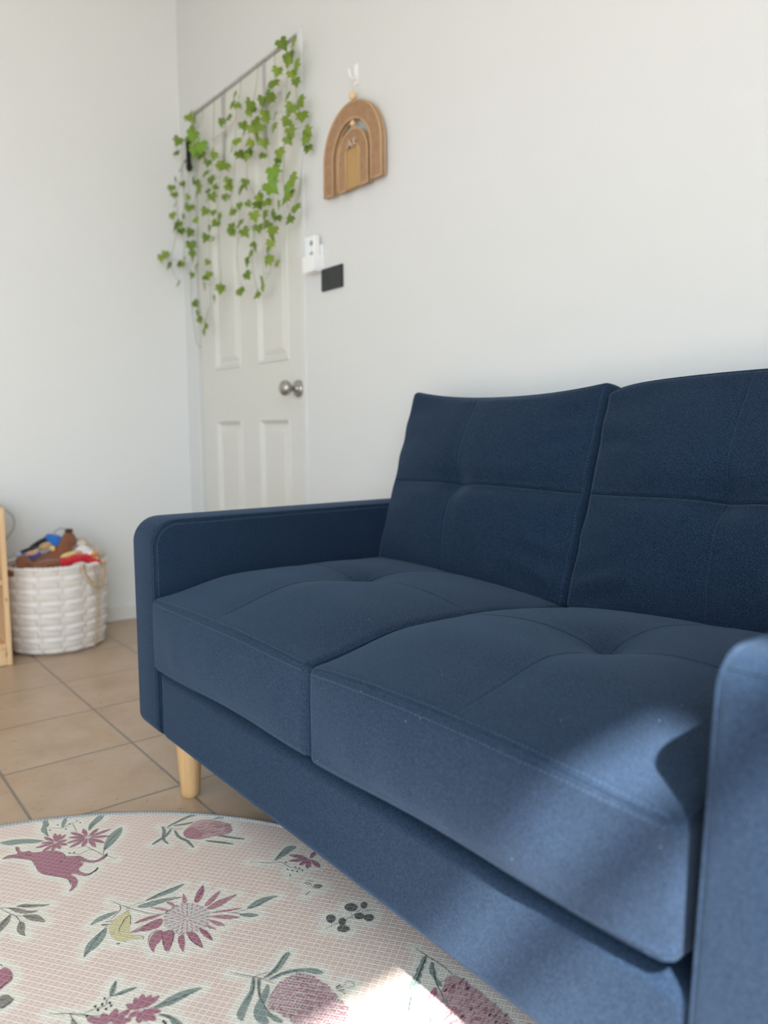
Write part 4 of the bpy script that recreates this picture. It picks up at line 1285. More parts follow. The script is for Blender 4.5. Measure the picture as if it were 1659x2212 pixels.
# loose grey string
mb = MB(); ps = [(-3.33, 1.54, 1.68), (-3.36, 1.535, 1.52), (-3.345, 1.53, 1.40), (-3.31, 1.53, 1.32), (-3.29, 1.53, 1.30), (-3.25, 1.53, 1.30), (-3.215, 1.53, 1.33)]
ps = [(-3.395, 1.55, 1.62), (-3.40, 1.548, 1.50), (-3.385, 1.545, 1.42), (-3.36, 1.545, 1.33), (-3.352, 1.545, 1.29), (-3.33, 1.545, 1.265), (-3.30, 1.545, 1.262)]
mb.tube(ps, .0028, 6); o = mb.build('string', mat('grey_string', (.5, .5, .5), .8), smooth=True)
tag(o, 'loose pale grey string curling below the lowest ivy leaves', 'string')

# ------------------------------------------------------------ wall things
WHITE = mat('white_plastic', (.86, .87, .87), .3, .5)
def adhesive_hook():
    x, y, z = -2.146, YB, 2.04
    mb = MB(); mb.box(x-.011, x+.011, y-.005, y, z-.032, z+.034)
    o = mb.build('wall_hook', WHITE, bevel=.004, seg=3)
    tag(o, 'small white adhesive hook on the wall above the woven arch', 'hook')
    m2 = MB(); m2.tube([(x, y-.004, z-.012), (x, y-.018, z-.016), (x, y-.028, z-.006), (x, y-.031, z+.012)], [.005, .005, .0048, .0045], 10)
    m2.build('hook_arm', WHITE, o, smooth=True)
adhesive_hook()
def rattan():
    mm = mat('woven_rattan', (.55, .31, .16), .6, .3); t = NT(mm)
    v = t.coord((1, 1, 1))
    wv = t.new('ShaderNodeTexWave', wave_type='BANDS', bands_direction='Z'); wv.inputs['Scale'].default_value = 55; wv.inputs['Distortion'].default_value = 1.5
    wv.inputs['Detail'].default_value = 2; t.link(v, wv.inputs['Vector'])
    n = t.noise(45, v, 4); f = t.math('ADD', t.math('MULTIPLY', wv.outputs['Fac'], .4), t.math('MULTIPLY', n, .6))
    t.color(t.ramp(f, [(.25, (.28, .155, .08)), (.7, (.47, .29, .17))])); t.bump(wv.outputs['Fac'], .5, .002); return mm
RAT = rattan(); CANE = mat('cane_rim', (.52, .34, .19), .45, .4); BEADM = mat('wooden_bead', (.78, .55, .32), .5, .3)
def arch(name, cx, z0, ztop, half, leg, y0, y1, parent=None, fill=False):
    """upside-down U of woven strip with cane rims"""
    mb = MB(); n = 28; R = half; zc = ztop-half*1.02
    outer = [(cx-R, z0)] + [(cx-R*math.cos(PI*k/n), zc+(ztop-zc)*math.sin(PI*k/n)) for k in range(n+1)] + [(cx+R, z0)]
    r = R-leg
    inner = [(cx-r, z0)] + [(cx-r*math.cos(PI*k/n), zc+(ztop-zc-leg)*math.sin(PI*k/n)) for k in range(n+1)] + [(cx+r, z0)]
    N = len(outer); v = []
    for (a, b) in outer: v += [(a, y0, b), (a, y1, b)]
    for (a, b) in inner: v += [(a, y0, b), (a, y1, b)]
    f = []
    for i in range(N-1):
        o0, o1, i0, i1 = 2*i, 2*(i+1), 2*N+2*i, 2*N+2*(i+1)
        f += [(o0, i0, i1, o1), (o0+1, o1+1, i1+1, i0+1), (o0, o1, o1+1, o0+1), (i0, i0+1, i1+1, i1)]
    f += [(0, 1, 2*N+1, 2*N), (2*(N-1), 4*N-2, 4*N-1, 2*N-1)]
    mb.add(v, f)
    o = mb.build(name, RAT, parent)
    m2 = MB()
    for L in (outer, inner):
        for yy in (y0, y1): m2.tube([(a, yy, b) for a, b in L], .0034, 8)
    m2.tube([(outer[0][0], y0, z0), (inner[0][0], y0, z0)], .003, 6); m2.tube([(outer[-1][0], y0, z0), (inner[-1][0], y0, z0)], .003, 6)
    return o, m2
RX, RZ = .027, -.014
root = thing('rattan_wall_hanging', 'woven rattan arch wall hanging with a smaller arch inside, below a white hook', 'wall hanging', (-2.168, YB-.02, 1.965))
o, m2 = arch('outer_arch', -2.170, 1.694, 1.962, .160, .052, YB-.028, YB-.012, root); m2.build('outer_rim', CANE, root, smooth=True)
o, m2 = arch('inner_arch', -2.163, 1.690, 1.876, .082, .044, YB-.028, YB-.014, root); m2.build('inner_rim', CANE, root, smooth=True)
mb = MB(); x, r = -2.163, .037; n = 20; zc = 1.80
fil = [(x-r, 1.692)] + [(x-r*math.cos(PI*k/n), 1.795+.03*math.sin(PI*k/n)) for k in range(n+1)] + [(x+r, 1.692)]
v = [(a, YB-.026, b) for a, b in fil]+[(a, YB-.012, b) for a, b in fil]; N = len(fil)
mb.add(v, [tuple(range(N)), tuple(range(2*N-1, N-1, -1))]+[(i, i+N, (i+1) % N+N, (i+1) % N) for i in range(N)])
mb.build('centre_panel', mat('rattan_core', (.46, .29, .12), .6), root)
mb = MB(); mb.ball((-2.161, YB-.026, 1.979), .0125); mb.build('wooden_bead', BEADM, root, smooth=True)
mb = MB(); mb.ball((-2.161, YB-.026, 1.893), .010); mb.build('wooden_bead', BEADM, root, smooth=True)
mb = MB(); mb.tube([(-2.161, YB-.026, 1.99), (-2.155, YB-.028, 2.022), (-2.146, YB-.024, 2.026), (-2.152, YB-.02, 2.0), (-2.161, YB-.024, 1.985)], .0016, 6)
mb.build('hanging_cord', mat('cream_cord', (.8, .76, .66), .8), root, smooth=True)
mb = MB(); mb.tube([(-2.161, YB-.026, 1.89), (-2.161, YB-.026, 1.914)], .0016, 6); mb.build('hanging_cord', mat('cream_thread', (.8, .76, .66), .8), root, smooth=True)
mb = MB(); zt = 1.842
mb.tube([(-2.178, YB-.036, zt-.026), (-2.167, YB-.037, zt), (-2.155, YB-.036, zt-.026)], .0032, 6); mb.tube([(-2.173, YB-.037, zt-.017), (-2.160, YB-.037, zt-.017)], .0026, 6)
mb.tube([(-2.150, YB-.036, zt), (-2.143, YB-.036, zt-.012), (-2.136, YB-.036, zt)], .003, 6); mb.tube([(-2.143, YB-.036, zt-.012), (-2.143, YB-.036, zt-.026)], .003, 6)
mb.build('wooden_letters', mat('pale_wood', (.62, .50, .38), .5), root, smooth=True)

root.location = root.location+Vector((RX, 0, RZ))

# remote control in wall cradle
root = thing('remote_control', 'white remote control in a wall cradle right of the door, above the black switch', 'remote control', (-2.41, YB, 1.50))
x0, x1, z0, z1 = -2.425, -2.362, 1.446, 1.571
mb = MB(); mb.box(x0, x1, YB-.036, YB-.010, z0+.018, z1); mb.build('body', WHITE, root, bevel=.005, seg=3)
mb = MB(); mb.box(x0-.004, x1+.004, YB-.042, YB-.038, z0, z0+.055); mb.box(x0-.004, x1+.004, YB-.009, YB, z0, z1-.03); mb.box(x0-.004, x1+.004, YB-.042, YB, z0-.003, z0)
mb.box(x0-.006, x0-.003, YB-.042, YB, z0, z0+.055); mb.box(x1+.003, x1+.006, YB-.042, YB, z0, z0+.055); mb.build('cradle', WHITE, root, bevel=.001)
mb = MB(); mb.box(x0+.006, x0+.032, YB-.0375, YB-.036, z1-.075, z1-.012); mb.build('display', mat('pale_display', (.80, .88, .92), .2, .5), root)
GB = mat('grey_button', (.38, .40, .41), .5)
for zz in (z1-.028, z1-.066):
    mb = MB(); mb.lathe([(0, 0), (.009, 0), (.009, .003), (0, .0035)], 16, (x1-.014, YB-.036, zz), 'y', cap=False); mb.build('button', GB, root, smooth=True)
# black switch plate
BLK = mat('black_plate', (.022, .026, .027), .35, .4)
root = thing('light_switch', 'matt black rectangular switch plate on the wall right of the door', 'light switch', (-2.297, YB, 1.412))
mb = MB(); mb.box(-2.361, -2.232, YB-.009, YB, 1.374, 1.452); mb.build('switch_plate', BLK, root, bevel=.003)
for xx in (-2.325, -2.269):
    mb = MB(); mb.box(xx-.011, xx+.011, YB-.0098, YB-.009, 1.395, 1.431); mb.build('rocker', BLK, root, bevel=.0004)

# ------------------------------------------------------------ sofa
SX0, SX1, SY0, SY1, SZ0, ARMZ, AW = -1.826, -.236, .660, 1.530, .156, .672, .126
IX0, IX1 = SX0+AW, SX1-AW
sofa = thing('sofa', 'navy blue fabric two-seater sofa frame with square arms on wooden legs', 'sofa', ((SX0+SX1)/2, (SY0+SY1)/2, 0))
def arm_profile(rf=.062):
    pts = []
    def corner(cy, cz, r, a0, a1, n):
        for k in range(n+1):
            a = a0+(a1-a0)*k/n; pts.append((cy+r*math.cos(a), cz+r*math.sin(a)))
    corner(SY0+.030, SZ0+.030, .030, 1.5*PI, PI, 6)          # front bottom
    corner(SY0+rf, ARMZ-rf, rf, PI, .5*PI, 12)         # front top
    corner(SY1-.04, ARMZ-.04, .04, .5*PI, 0, 6)              # back top
    corner(SY1-.02, SZ0+.02, .02, 0, -.5*PI, 4)
    return pts
def arm(x0, x1, rf, flare):
    pr = arm_profile(rf); N = len(pr); cyc = (SY0+SY1)/2; czc = (SZ0+ARMZ)/2
    R = .014; rows = []
    def inset(d): 
        out = []
        for i in range(N):
            a, b = pr[i-1], pr[(i+1) % N]; tx, tz = b[0]-a[0], b[1]-a[1]; L = math.hypot(tx, tz) or 1
            out.append((pr[i][0]+tz/L*d, pr[i][1]-tx/L*d))
        return out
    mb = MB()
    steps = []
    for k in range(5):
        a = .5*PI*k/4; steps.append((x0+R*(1-math.sin(a)), R*(1-math.cos(a))))
    steps = [(x0+R*(1-math.sin(.5*PI*k/4)), R*(1-math.cos(.5*PI*k/4))) for k in range(4, -1, -1)]
    prof = [(x0, R)] + [(x0+R*(1-math.cos(a)), R*(1-math.sin(a))) for a in [PI/8, PI/4, 3*PI/8, PI/2]]
    prof += [(x1-(p[0]-x0), p[1]) for p in prof[::-1]]
    v = []
    for x, d in prof:
        # a very slight pillow on the top face and front
        for (a, b) in inset(d): v.append((x, a, b))
    f = []
    for i in range(len(prof)-1):
        for k in range(N): f.append((i*N+k, (i+1)*N+k, (i+1)*N+(k+1) % N, i*N+(k+1) % N))
    f.append(tuple(range(N))); f.append(tuple((len(prof)-1)*N+k for k in range(N))[::-1])
    mb.add(v, f); o = mb.build('armrest', FAB, sofa)
    skew = lambda ob: [setattr(q.co, 'x', q.co.x+(q.co.z-.42)*flare) for q in ob.data.vertices]
    skew(o)
    o.data.polygons.foreach_set('use_smooth', [len(p.vertices) == 4 for p in o.data.polygons])
    m2 = MB()
    L = inset(.0035)
    for x, s_ in ((x0+.0035, -1), (x1-.0035, 1)):
        m2.tube([(x, a, b) for a, b in L], .0021, 6, closed=True)
    skew(m2.build('piping', FAB, o, smooth=True))
    m3 = MB(); L2 = inset(.012)
    for x in (x0-.0002, x1+.0002):
        for k in range(0, len(L2)): 
            a, b = L2[k], L2[(k+1) % len(L2)]; dl = math.hypot(b[0]-a[0], b[1]-a[1]); nn = max(1, int(dl/.0055))
            for j in range(nn):
                t0, t1 = j/nn, (j+.55)/nn
                m3.tube([(x, a[0]+(b[0]-a[0])*t0, a[1]+(b[1]-a[1])*t0), (x, a[0]+(b[0]-a[0])*t1, a[1]+(b[1]-a[1])*t1)], .00055, 4)
    skew(m3.build('stitching', STITCH, o))
    m4 = MB(); 
    zc = ARMZ-rf+(rf+.0002)*math.sin(.80*PI); yc = SY0+rf+(rf+.0002)*math.cos(.80*PI)
    m4.tube([(x0+.012+(x1-x0-.024)*k/6, yc, zc) for k in range(7)], .0012, 6); skew(m4.build('seam', FAB, o, smooth=True))
arm(SX0, IX0, .062, 0); arm(IX1, SX1, .042, .040)
def soft_box(name, x0, x1, y0, y1, z0, z1, r, parent, matl, seg=4):
    mb = MB(); mb.box(x0, x1, y0, y1, z0, z1); o = mb.build(name, matl, parent, bevel=r, seg=seg)
    o.data.polygons.foreach_set('use_smooth', [True]*len(o.data.polygons))
    wn = o.modifiers.new('wn', 'WEIGHTED_NORMAL'); wn.keep_sharp = False
    return o
soft_box('seat_base', IX0+.001, IX1-.001, SY0+.004, SY1-.06, SZ0, .322, .022, sofa, FAB)
# backrest panel, leaning like the cushions in front of it
mb = MB(); bx0, bx1 = IX0+.002, IX1-.002
mb.add([(bx0, 1.425, .330), (bx1, 1.425, .330), (bx1, 1.505, .80), (bx0, 1.505, .80), (bx0, 1.470, .330), (bx1, 1.470, .330), (bx1, 1.545, .80), (bx0, 1.545, .80)],
       [(0, 1, 2, 3), (4, 7, 6, 5), (0, 4, 5, 1), (1, 5, 6, 2), (2, 6, 7, 3), (3, 7, 4, 0)])
mb.build('backrest', FAB, sofa, bevel=.012, seg=3)
for lx in (SX0+.133, SX1-.133):
    for ly in (.730, 1.42):
        mb = MB(); mb.lathe([(0, 0), (.0205, 0), (.0222, .003), (.0232, .02), (.0285, .10), (.0315, SZ0+.001), (0, SZ0+.001)], 40, (lx, ly, 0), cap=False)
        mb.build('leg', LEGW, sofa, smooth=True)

# ------------------------------------------------------------ cushions
def axis_t(n, seam=None, half=1.0):
    """grid positions along one axis: denser at the edges and on both sides of a seam"""
    t = np.linspace(-1, 1, n+1); t = np.sign(t)*(1-(1-np.abs(t))**1.35)
    if seam is not None:
        off = np.array([0, .0007, .0015, .0026, .004, .006, .009, .013])/half
        c = np.concatenate([seam-off[::-1], seam+off[1:]])
        t = np.concatenate([t[np.abs(t-seam) > off[-1]+.004/half], c])
    return np.unique(np.round(t, 6))
def cube_grid(T):
    """points on the faces of the cube [-1,1]^3"""
    idx = {}; V = []; F = []
    def vid(p):
        k = tuple(int(round(c*1e5)) for c in p)
        if k not in idx: idx[k] = len(V); V.append(p)
        return idx[k]
    for ax in range(3):
        ta, tb = T[(ax+1) % 3], T[(ax+2) % 3]
        for sgn in (-1, 1):
            g = []
            for a_ in ta:
                row = []
                for b_ in tb:
                    p = [0, 0, 0]; p[ax] = sgn; p[(ax+1) % 3] = a_; p[(ax+2) % 3] = b_; row.append(vid(p))
                g.append(row)
            for i in range(len(ta)-1):
                for j in range(len(tb)-1):
                    q = (g[i][j], g[i+1][j], g[i+1][j+1], g[i][j+1]); F.append(q if sgn > 0 else q[::-1])
    return np.array(V, float), F
def rounded(P, half, R):
    p = P*np.array(half); inner = np.clip(p, -(np.array(half)-R), np.array(half)-R); d = p-inner
    L = np.linalg.norm(d, axis=1, keepdims=True); L[L < 1e-9] = 1; s = np.where((np.abs(d) > 1e-9).any(1, keepdims=True), R*d/L, 0)
    return inner+s
def smooth_noise(x, y, seed=0):
    r = np.random.RandomState(seed); o = 0
    for k in range(9):
        a, b, c = r.uniform(-1, 1, 3); o = o+np.sin(a*x+b*y+c*6)/9
    return o
def seat_def(x0, x1, par):
    y0, y1, z0, z1 = .650, 1.350, .330, .494
    cx, cy, cz = (x0+x1)/2, (y0+y1)/2, (z0+z1)/2; half = ((x1-x0)/2, (y1-y0)/2, (z1-z0)/2)
    def f(P):
        q = rounded(P, half, .016); u = q[:, 0]/half[0]; v = q[:, 1]/half[1]; h = q[:, 2]/half[2]
        x = cx+q[:, 0]; y = cy+q[:, 1]; z = cz+q[:, 2]
        wt = sstep(-.2, .95, h)
        rise = .030*sstep(.655, .86, y)
        kk = np.clip(.1+.9*(1+par['split']*u)/2, 0, 1)
        rise = rise-kk*.028*sstep(.98, 1.31, y)
        # quarters puff up between the cross seams
        dome = par['A']*(1-np.abs(u)**3.2)*(1-np.abs(v)**3.2)
        bx = (q[:, 0]-par['tx']); by = (y-par['ty'])
        r2_ = (bx**2+by**2)
        tuft = -.020*np.exp(-r2_/.0075)-.007*np.exp(-r2_/.0006)
        inn = (1-u**8)*(1-v**8)
        seam = (-.0045*np.exp(-(bx/.035)**2)-.0035*np.exp(-(by/.035)**2))*inn*np.exp(-r2_/.16)-(.0016*np.exp(-(bx/.0022)**2)+.0016*np.exp(-(by/.0022)**2))*inn
        z = z+wt*(rise+dome+tuft)+sstep(.9, .999, h)*seam
        # front lip rises in the middle of the cushion
        z = z+sstep(-.3, 1, h)*par['F']*(1-u**2)*sstep(-.6, -1.0, v)
        # front face bulges, with faint vertical pulls
        fw = sstep(-.55, -1.0, v)
        y = y-fw*(.016*(1-np.abs(u)**3)*(1-h**2))-fw*(1-h**2)*.0016*smooth_noise(u*26, h*3, par['s'])
        y = y+fw*par['fold']*sstep(-.585, -.495, x)*(1-h**4)+fw*par['fold']*.8*sstep(-.46, -.375, x)*(1-h**6)
        y = y-fw*.004*sstep(-.7, -1, h)*(1-h**6)
        # sides swell a little where the neighbour leaves room
        x = x+np.sign(u)*sstep(.75, 1.0, np.abs(u))*(.0025*(1-h**2)*(1-v**4))
        # bottom edge wanders
        z = z+fw*sstep(-.4, -1, h)*(par['w0']+par['w1']*(u+1)/2+.004*np.sin(u*3.6+par['s']))
        z = z+wt*.0016*smooth_noise(u*9, v*8, par['s']+3)
        return np.stack([x, y, z], 1)
    return f
def back_def(x0, x1, par):
    half = ((x1-x0)/2, .052, .2495); cx = (x0+x1)/2
    o0 = np.array([cx, 1.2955, .496]); upv = np.array([0, .287, .958]); nv = np.array([0, .958, -.287])
    def f(P):
        q = rounded(P, half, .014); u = q[:, 0]/half[0]; n = q[:, 1]/half[1]; h = q[:, 2]/half[2]
        t = q[:, 2]+half[2]; d = q[:, 1]+half[1]
        fr = sstep(.2, -.95, n)
        bx = q[:, 0]-par.get('tx', 0)-par.get('bow', 0)*np.abs(h)**1.5*np.sign(h)*.012; bz = t-par['tz']
        pil = .046*(1-np.abs(u)**2.6)*(1-np.abs(h)**2.6)
        r2_ = bx**2+bz**2
        pull = .018*np.exp(-(bz/.026)**2)*(1-u**6)+.004*np.exp(-(bx/.035)**2)*(1-h**6)+.021*np.exp(-r2_/.0020)
        groove = (.0095*np.exp(-(bz/.0028)**2)-.0055*np.exp(-np.abs(bz)/.010)*(bz > .0012))*(1-u**12)+.0016*np.exp(-(bx/.0028)**2)*(1-h**10)
        wr = .0020*np.sin(h*19+u*5+1.2*np.sin(u*4))*np.exp(-((np.abs(u)-.86)/.17)**2)*(1-h**8)
        wr = wr+.0060*np.sin((h*24+np.abs(u)*9))*np.exp(-((h+.72)/.24)**2)*sstep(.35, .8, par['ws']*u)*(1-u**10)+.0040*np.sin(h*22-np.abs(u)*7)*np.exp(-((h-.45)/.16)**2)*sstep(.45, .9, par['ws']*u)*(1-u**10)
        d = d-fr*(pil-pull)-fr*wr+sstep(-.4, -1, n)*groove
        # side and top gussets swell
        t = t+sstep(.85, 1, h)*(par['ear']*(np.abs(u)**par['ep'])-par['sag']*(1-u**2)+par['slope']*u)*1.0
        t = t+sstep(.8, 1, h)*.006*(1-n**2)
        x = cx+q[:, 0]*(1+.0*h)+np.sign(u)*sstep(.8, 1, np.abs(u))*(.006*(1-n**2)-par['pinch']*(1-h**2)*(np.cos(h*2.1)))
        x = x+sstep(.6, 1, np.abs(u))*.0012*np.sin(h*14+par['s'])*(1-h**4)
        pos = o0+upv*t[:, None]+nv*d[:, None]; pos[:, 0] = x
        return pos
    return f
def cushion(name, label, f, linty, loops, group, seam_lines, T):
    GV, GF = cube_grid(T)
    V = f(GV); c = V.mean(0)
    root_loc = Vector((float(c[0]), float(c[1]), float(V[:, 2].min())))
    o = mesh_obj(name, V-np.array(root_loc), GF, FABL if linty else FAB, smooth=True)
    o.location = root_loc; tag(o, label, 'cushion', group)
    k = .985
    mb = MB(); ms = MB()
    for L in loops:
        pts = f(np.array(L, float)); mb.tube([Vector(p) for p in pts], .0015, 6, closed=True)
    m = mb.build('piping', FAB, None, smooth=True); m.parent = o; m.data.transform(Matrix.Translation(-root_loc))
    for L in seam_lines:
        pts = f(np.array(L, float)); P = [Vector(p) for p in pts]
        acc = 0
        for i in range(len(P)-1):
            seg = (P[i+1]-P[i]).length; nn = max(1, int(seg/.0045))
            for j in range(nn): ms.tube([P[i].lerp(P[i+1], j/nn), P[i].lerp(P[i+1], (j+.6)/nn)], .0004, 4)
    if ms.v:
        m = ms.build('stitching', STITCH, None); m.parent = o; m.data.transform(Matrix.Translation(-root_loc))
    return o
def ring(ax, s, e=.0, n=60):
    """closed loop round the cube along the edge where axis ax meets s"""
    t = list(np.linspace(-1, 1, n)); L = []
    a, b = (ax+1) % 3, (ax+2) % 3
    for tt in t[:-1]: p = [0, 0, 0]; p[ax] = s; p[a] = tt; p[b] = -1; L.append(p)
    for tt in t[:-1]: p = [0, 0, 0]; p[ax] = s; p[a] = 1; p[b] = tt; L.append(p)
    for tt in t[:-1]: p = [0, 0, 0]; p[ax] = s; p[a] = -tt; p[b] = 1; L.append(p)
    for tt in t[:-1]: p = [0, 0, 0]; p[ax] = s; p[a] = -1; p[b] = -tt; L.append(p)
    return L
def line(ax, s, fa, va, n=90):
    b = 3-ax-fa; L = []
    for tt in np.linspace(-.97, .97, n): p = [0, 0, 0]; p[ax] = s; p[fa] = va; p[b] = tt; L.append(p)
    return L
MIDX = -1.034
pl = dict(A=.034, tx=-.02, ty=1.02, F=.006, s=1, w0=-.002, w1=.010, split=1, fold=0)
pr = dict(A=.036, tx=.01, ty=.98, F=.013, s=2, w0=.004, w1=.012, split=-1, fold=.006)
for (a, b, par, lab) in ((IX0+.003, MIDX-.002, pl, 'navy seat cushion beside the far armrest, button-tufted on top'),
                         (MIDX+.002, IX1-.017, pr, 'navy seat cushion beside the near armrest, partly in sunlight')):
    f = seat_def(a, b, par)
    cushion('seat_cushion', lab, f, True, [ring(2, 1), ring(2, -1)], 'seat cushions of the sofa',
            [[[tt, -1, .86] for tt in np.linspace(-.97, .97, 90)], [[tt, -.975, 1] for tt in np.linspace(-.97, .97, 90)]],
            [axis_t(72, par['tx']/.333, .333), axis_t(72, (par['ty']-1.0)/.35, .35), axis_t(30)])
bl = dict(tx=-.050, tz=.251, ear=.010, ep=3, sag=.016, slope=-.004, pinch=.0, s=1, ws=1, bow=0)
br = dict(tx=-.014, tz=.251, ear=-.018, ep=9, sag=-.012, slope=.004, pinch=.004, s=3, ws=-1, bow=0)
for (a, b, par, lab) in ((IX0+.006, MIDX-.004, bl, 'navy back cushion beside the far armrest, with a sagging top edge'),
                         (MIDX+.004, IX1-.006, br, 'navy back cushion beside the near armrest, cut off by the picture edge')):
    f = back_def(a, b, par)
    cushion('back_cushion', lab, f, False, [ring(1, -1), ring(1, 1)], 'back cushions of the sofa',
            [[[tt, -1, s_] for tt in np.linspace(-.97, .97, 70)] for s_ in (.975,)]+[[[s_, -1, tt] for tt in np.linspace(-.97, .97, 70)] for s_ in (-.978, .978)],
            [axis_t(72, par['tx']/.33, .33), axis_t(24), axis_t(72, (par['tz']-.2495)/.2495, .2495)])

# ------------------------------------------------------------ play mat
MC, MR, MT = (-.982, .080), .850, .013
def emboss(mm, base_out=None, strength=.5):
    t = NT(mm)
    tc = t.new('ShaderNodeTexCoord'); mp = t.new('ShaderNodeMapping'); mp.inputs['Rotation'].default_value = (0, 0, -math.radians(35.5))
    mp.inputs['Scale'].default_value = (1/.0109, 1/.0109, 1)
    t.link(tc.outputs['Object'], mp.inputs['Vector']); sp = t.new('ShaderNodeSeparateXYZ'); t.link(mp.outputs[0], sp.inputs[0])
    ds = []
    for k in (0, 1):
        fr = t.math('FRACT', sp.outputs[k]); ds.append(t.math('ABSOLUTE', t.math('SUBTRACT', fr, .5)))
    mx = t.math('MAXIMUM', ds[0], ds[1])               # .5 on the lines, 0 in cell centre
    ln = t.new('ShaderNodeMapRange'); ln.inputs['From Min'].default_value = .36; ln.inputs['From Max'].default_value = .47; t.link(mx, ln.inputs['Value'])
    sq = t.new('ShaderNodeMapRange'); sq.inputs['From Min'].default_value = .20; sq.inputs['From Max'].default_value = .12; t.link(mx, sq.inputs['Value'])
    h = t.math('ADD', ln.outputs[0], t.math('MULTIPLY', sq.outputs[0], .8))
    t.bump(h, strength, .0012)
    return t, ln.outputs[0], h
def print_mat(name, col, var=.25, rough=.38):
    mm = mat(name, col, rough, .45); t, ln, h = emboss(mm)
    n = t.noise(70, t.coord(), 4)
    c = t.mix(t.math('MULTIPLY', n, var*2), tuple(x*.78 for x in col), tuple(min(1, x*1.25) for x in col))
    c = t.mix(t.math('MULTIPLY', ln, .16), c, (.85, .82, .74)); t.color(c); return mm
base = mat('mat_pink', (.8, .6, .5), .36, .45); t, ln, h = emboss(base)
vc = t.new('ShaderNodeVertexColor'); vc.layer_name = 'halo'
pk = t.mix(ln, (.745, .60, .54), (.91, .81, .74)); cr_ = t.mix(ln, (.81, .785, .70), (.92, .90, .82))
t.color(t.mix(vc.outputs['Color'], pk, cr_))
PM = {'G': print_mat('print_sage', (.27, .345, .32)), 'K': print_mat('print_grey', (.27, .265, .235)), 'D': print_mat('print_dark_grey', (.15, .15, .145)),
      'M': print_mat('print_mauve', (.42, .175, .245)), 'N': print_mat('print_rose', (.50, .245, .30)), 'm': print_mat('print_pale_rose', (.66, .46, .47)),
      'I': print_mat('print_ink', (.035, .032, .035), .1), 'Y': print_mat('print_yellow', (.74, .68, .40)), 'W': print_mat('print_white', (.80, .77, .74), .1)}
order = ['W', 'm', 'Y', 'G', 'K', 'D', 'N', 'M', 'I']
def catmull(P, closed, n=5):
    out = []; N = len(P)
    rng = range(N) if closed else range(N-1)
    g = (lambda i: P[i % N]) if closed else (lambda i: P[min(max(i, 0), N-1)])
    for i in rng:
        p0, p1, p2, p3 = g(i-1), g(i), g(i+1), g(i+2)
        for s_ in range(n):
            a = s_/n; out.append(tuple(.5*((2*p1[k])+(p2[k]-p0[k])*a+(2*p0[k]-5*p1[k]+4*p2[k]-p3[k])*a*a+(3*p1[k]-p0[k]-3*p2[k]+p3[k])*a**3) for k in (0, 1)))
    if not closed: out.append(P[-1])
    return out
def ribbon(P, wd):
    L, R_ = [], []
    for i in range(len(P)):
        a, b = P[max(i-1, 0)], P[min(i+1, len(P)-1)]; tx, ty = b[0]-a[0], b[1]-a[1]; l = math.hypot(tx, ty) or 1
        e = wd/2*(.55+.45*min(1, 3*min(i, len(P)-1-i)/max(1, len(P)-1)))
        L.append((P[i][0]-ty/l*e, P[i][1]+tx/l*e)); R_.append((P[i][0]+ty/l*e, P[i][1]-tx/l*e))
    return L, R_
shapes = []; halo_pts = []
for row in PRINT.strip().split('\n'):
    t_, c, *num = row.split(); num = [float(a) for a in num]
    if t_ == 'p':
        P = [(num[i]*1e-4, num[i+1]*1e-4) for i in range(0, len(num), 2)]
        shapes.append((c, 'poly', catmull(P, True, 3 if len(P) < 6 else 4))); halo_pts += P
    elif t_ == 'f':
        (ax, ay, bx, by), wd = [a*1e-4 for a in num[:4]], num[4]*.001
        dx, dy = bx-ax, by-ay; l = math.hypot(dx, dy); tx, ty = dx/l, dy/l
        P = [(ax+dx*k-ty*s_*wd, ay+dy*k+tx*s_*wd) for k, s_ in ((.16, .12), (.45, .42), (.72, .46), (1.0, .03), (.80, -.40), (.5, -.46), (.16, -.12))]
        shapes.append((c, 'poly', catmull(P, True, 4))); halo_pts += P[::2]
    elif t_ == 'd':
        x, y, r = num[0]*1e-4, num[1]*1e-4, num[2]*.001
        shapes.append((c, 'poly', [(x+r*math.cos(k*.8), y+r*(.8+.2*math.cos(k*2))*math.sin(k*.8)) for k in range(8)])); halo_pts.append((x, y))
    else:
        P = [(num[i]*1e-4, num[i+1]*1e-4) for i in range(0, len(num), 2)]
        Q = catmull(P, False, 6) if len(P) > 2 else P; shapes.append((c, 'rib', ribbon(Q, float(t_)*.001))); halo_pts += P
mb = MB(); nr, nt = 120, 400
rad = (MR-.006)*np.linspace(0, 1, nr+1)[1:]
V = [(MC[0], MC[1], MT)]
for r in rad:
    for k in range(nt): V.append((MC[0]+r*math.cos(2*PI*k/nt), MC[1]+r*math.sin(2*PI*k/nt), MT))
F = [(0, 1+k, 1+(k+1) % nt) for k in range(nt)]
for i in range(nr-1):
    for k in range(nt): F.append((1+i*nt+k, 1+(i+1)*nt+k, 1+(i+1)*nt+(k+1) % nt, 1+i*nt+(k+1) % nt))
mb.add(V, F, 0); nbase = len(mb.v)
layer = {c: i for i, c in enumerate(order)}
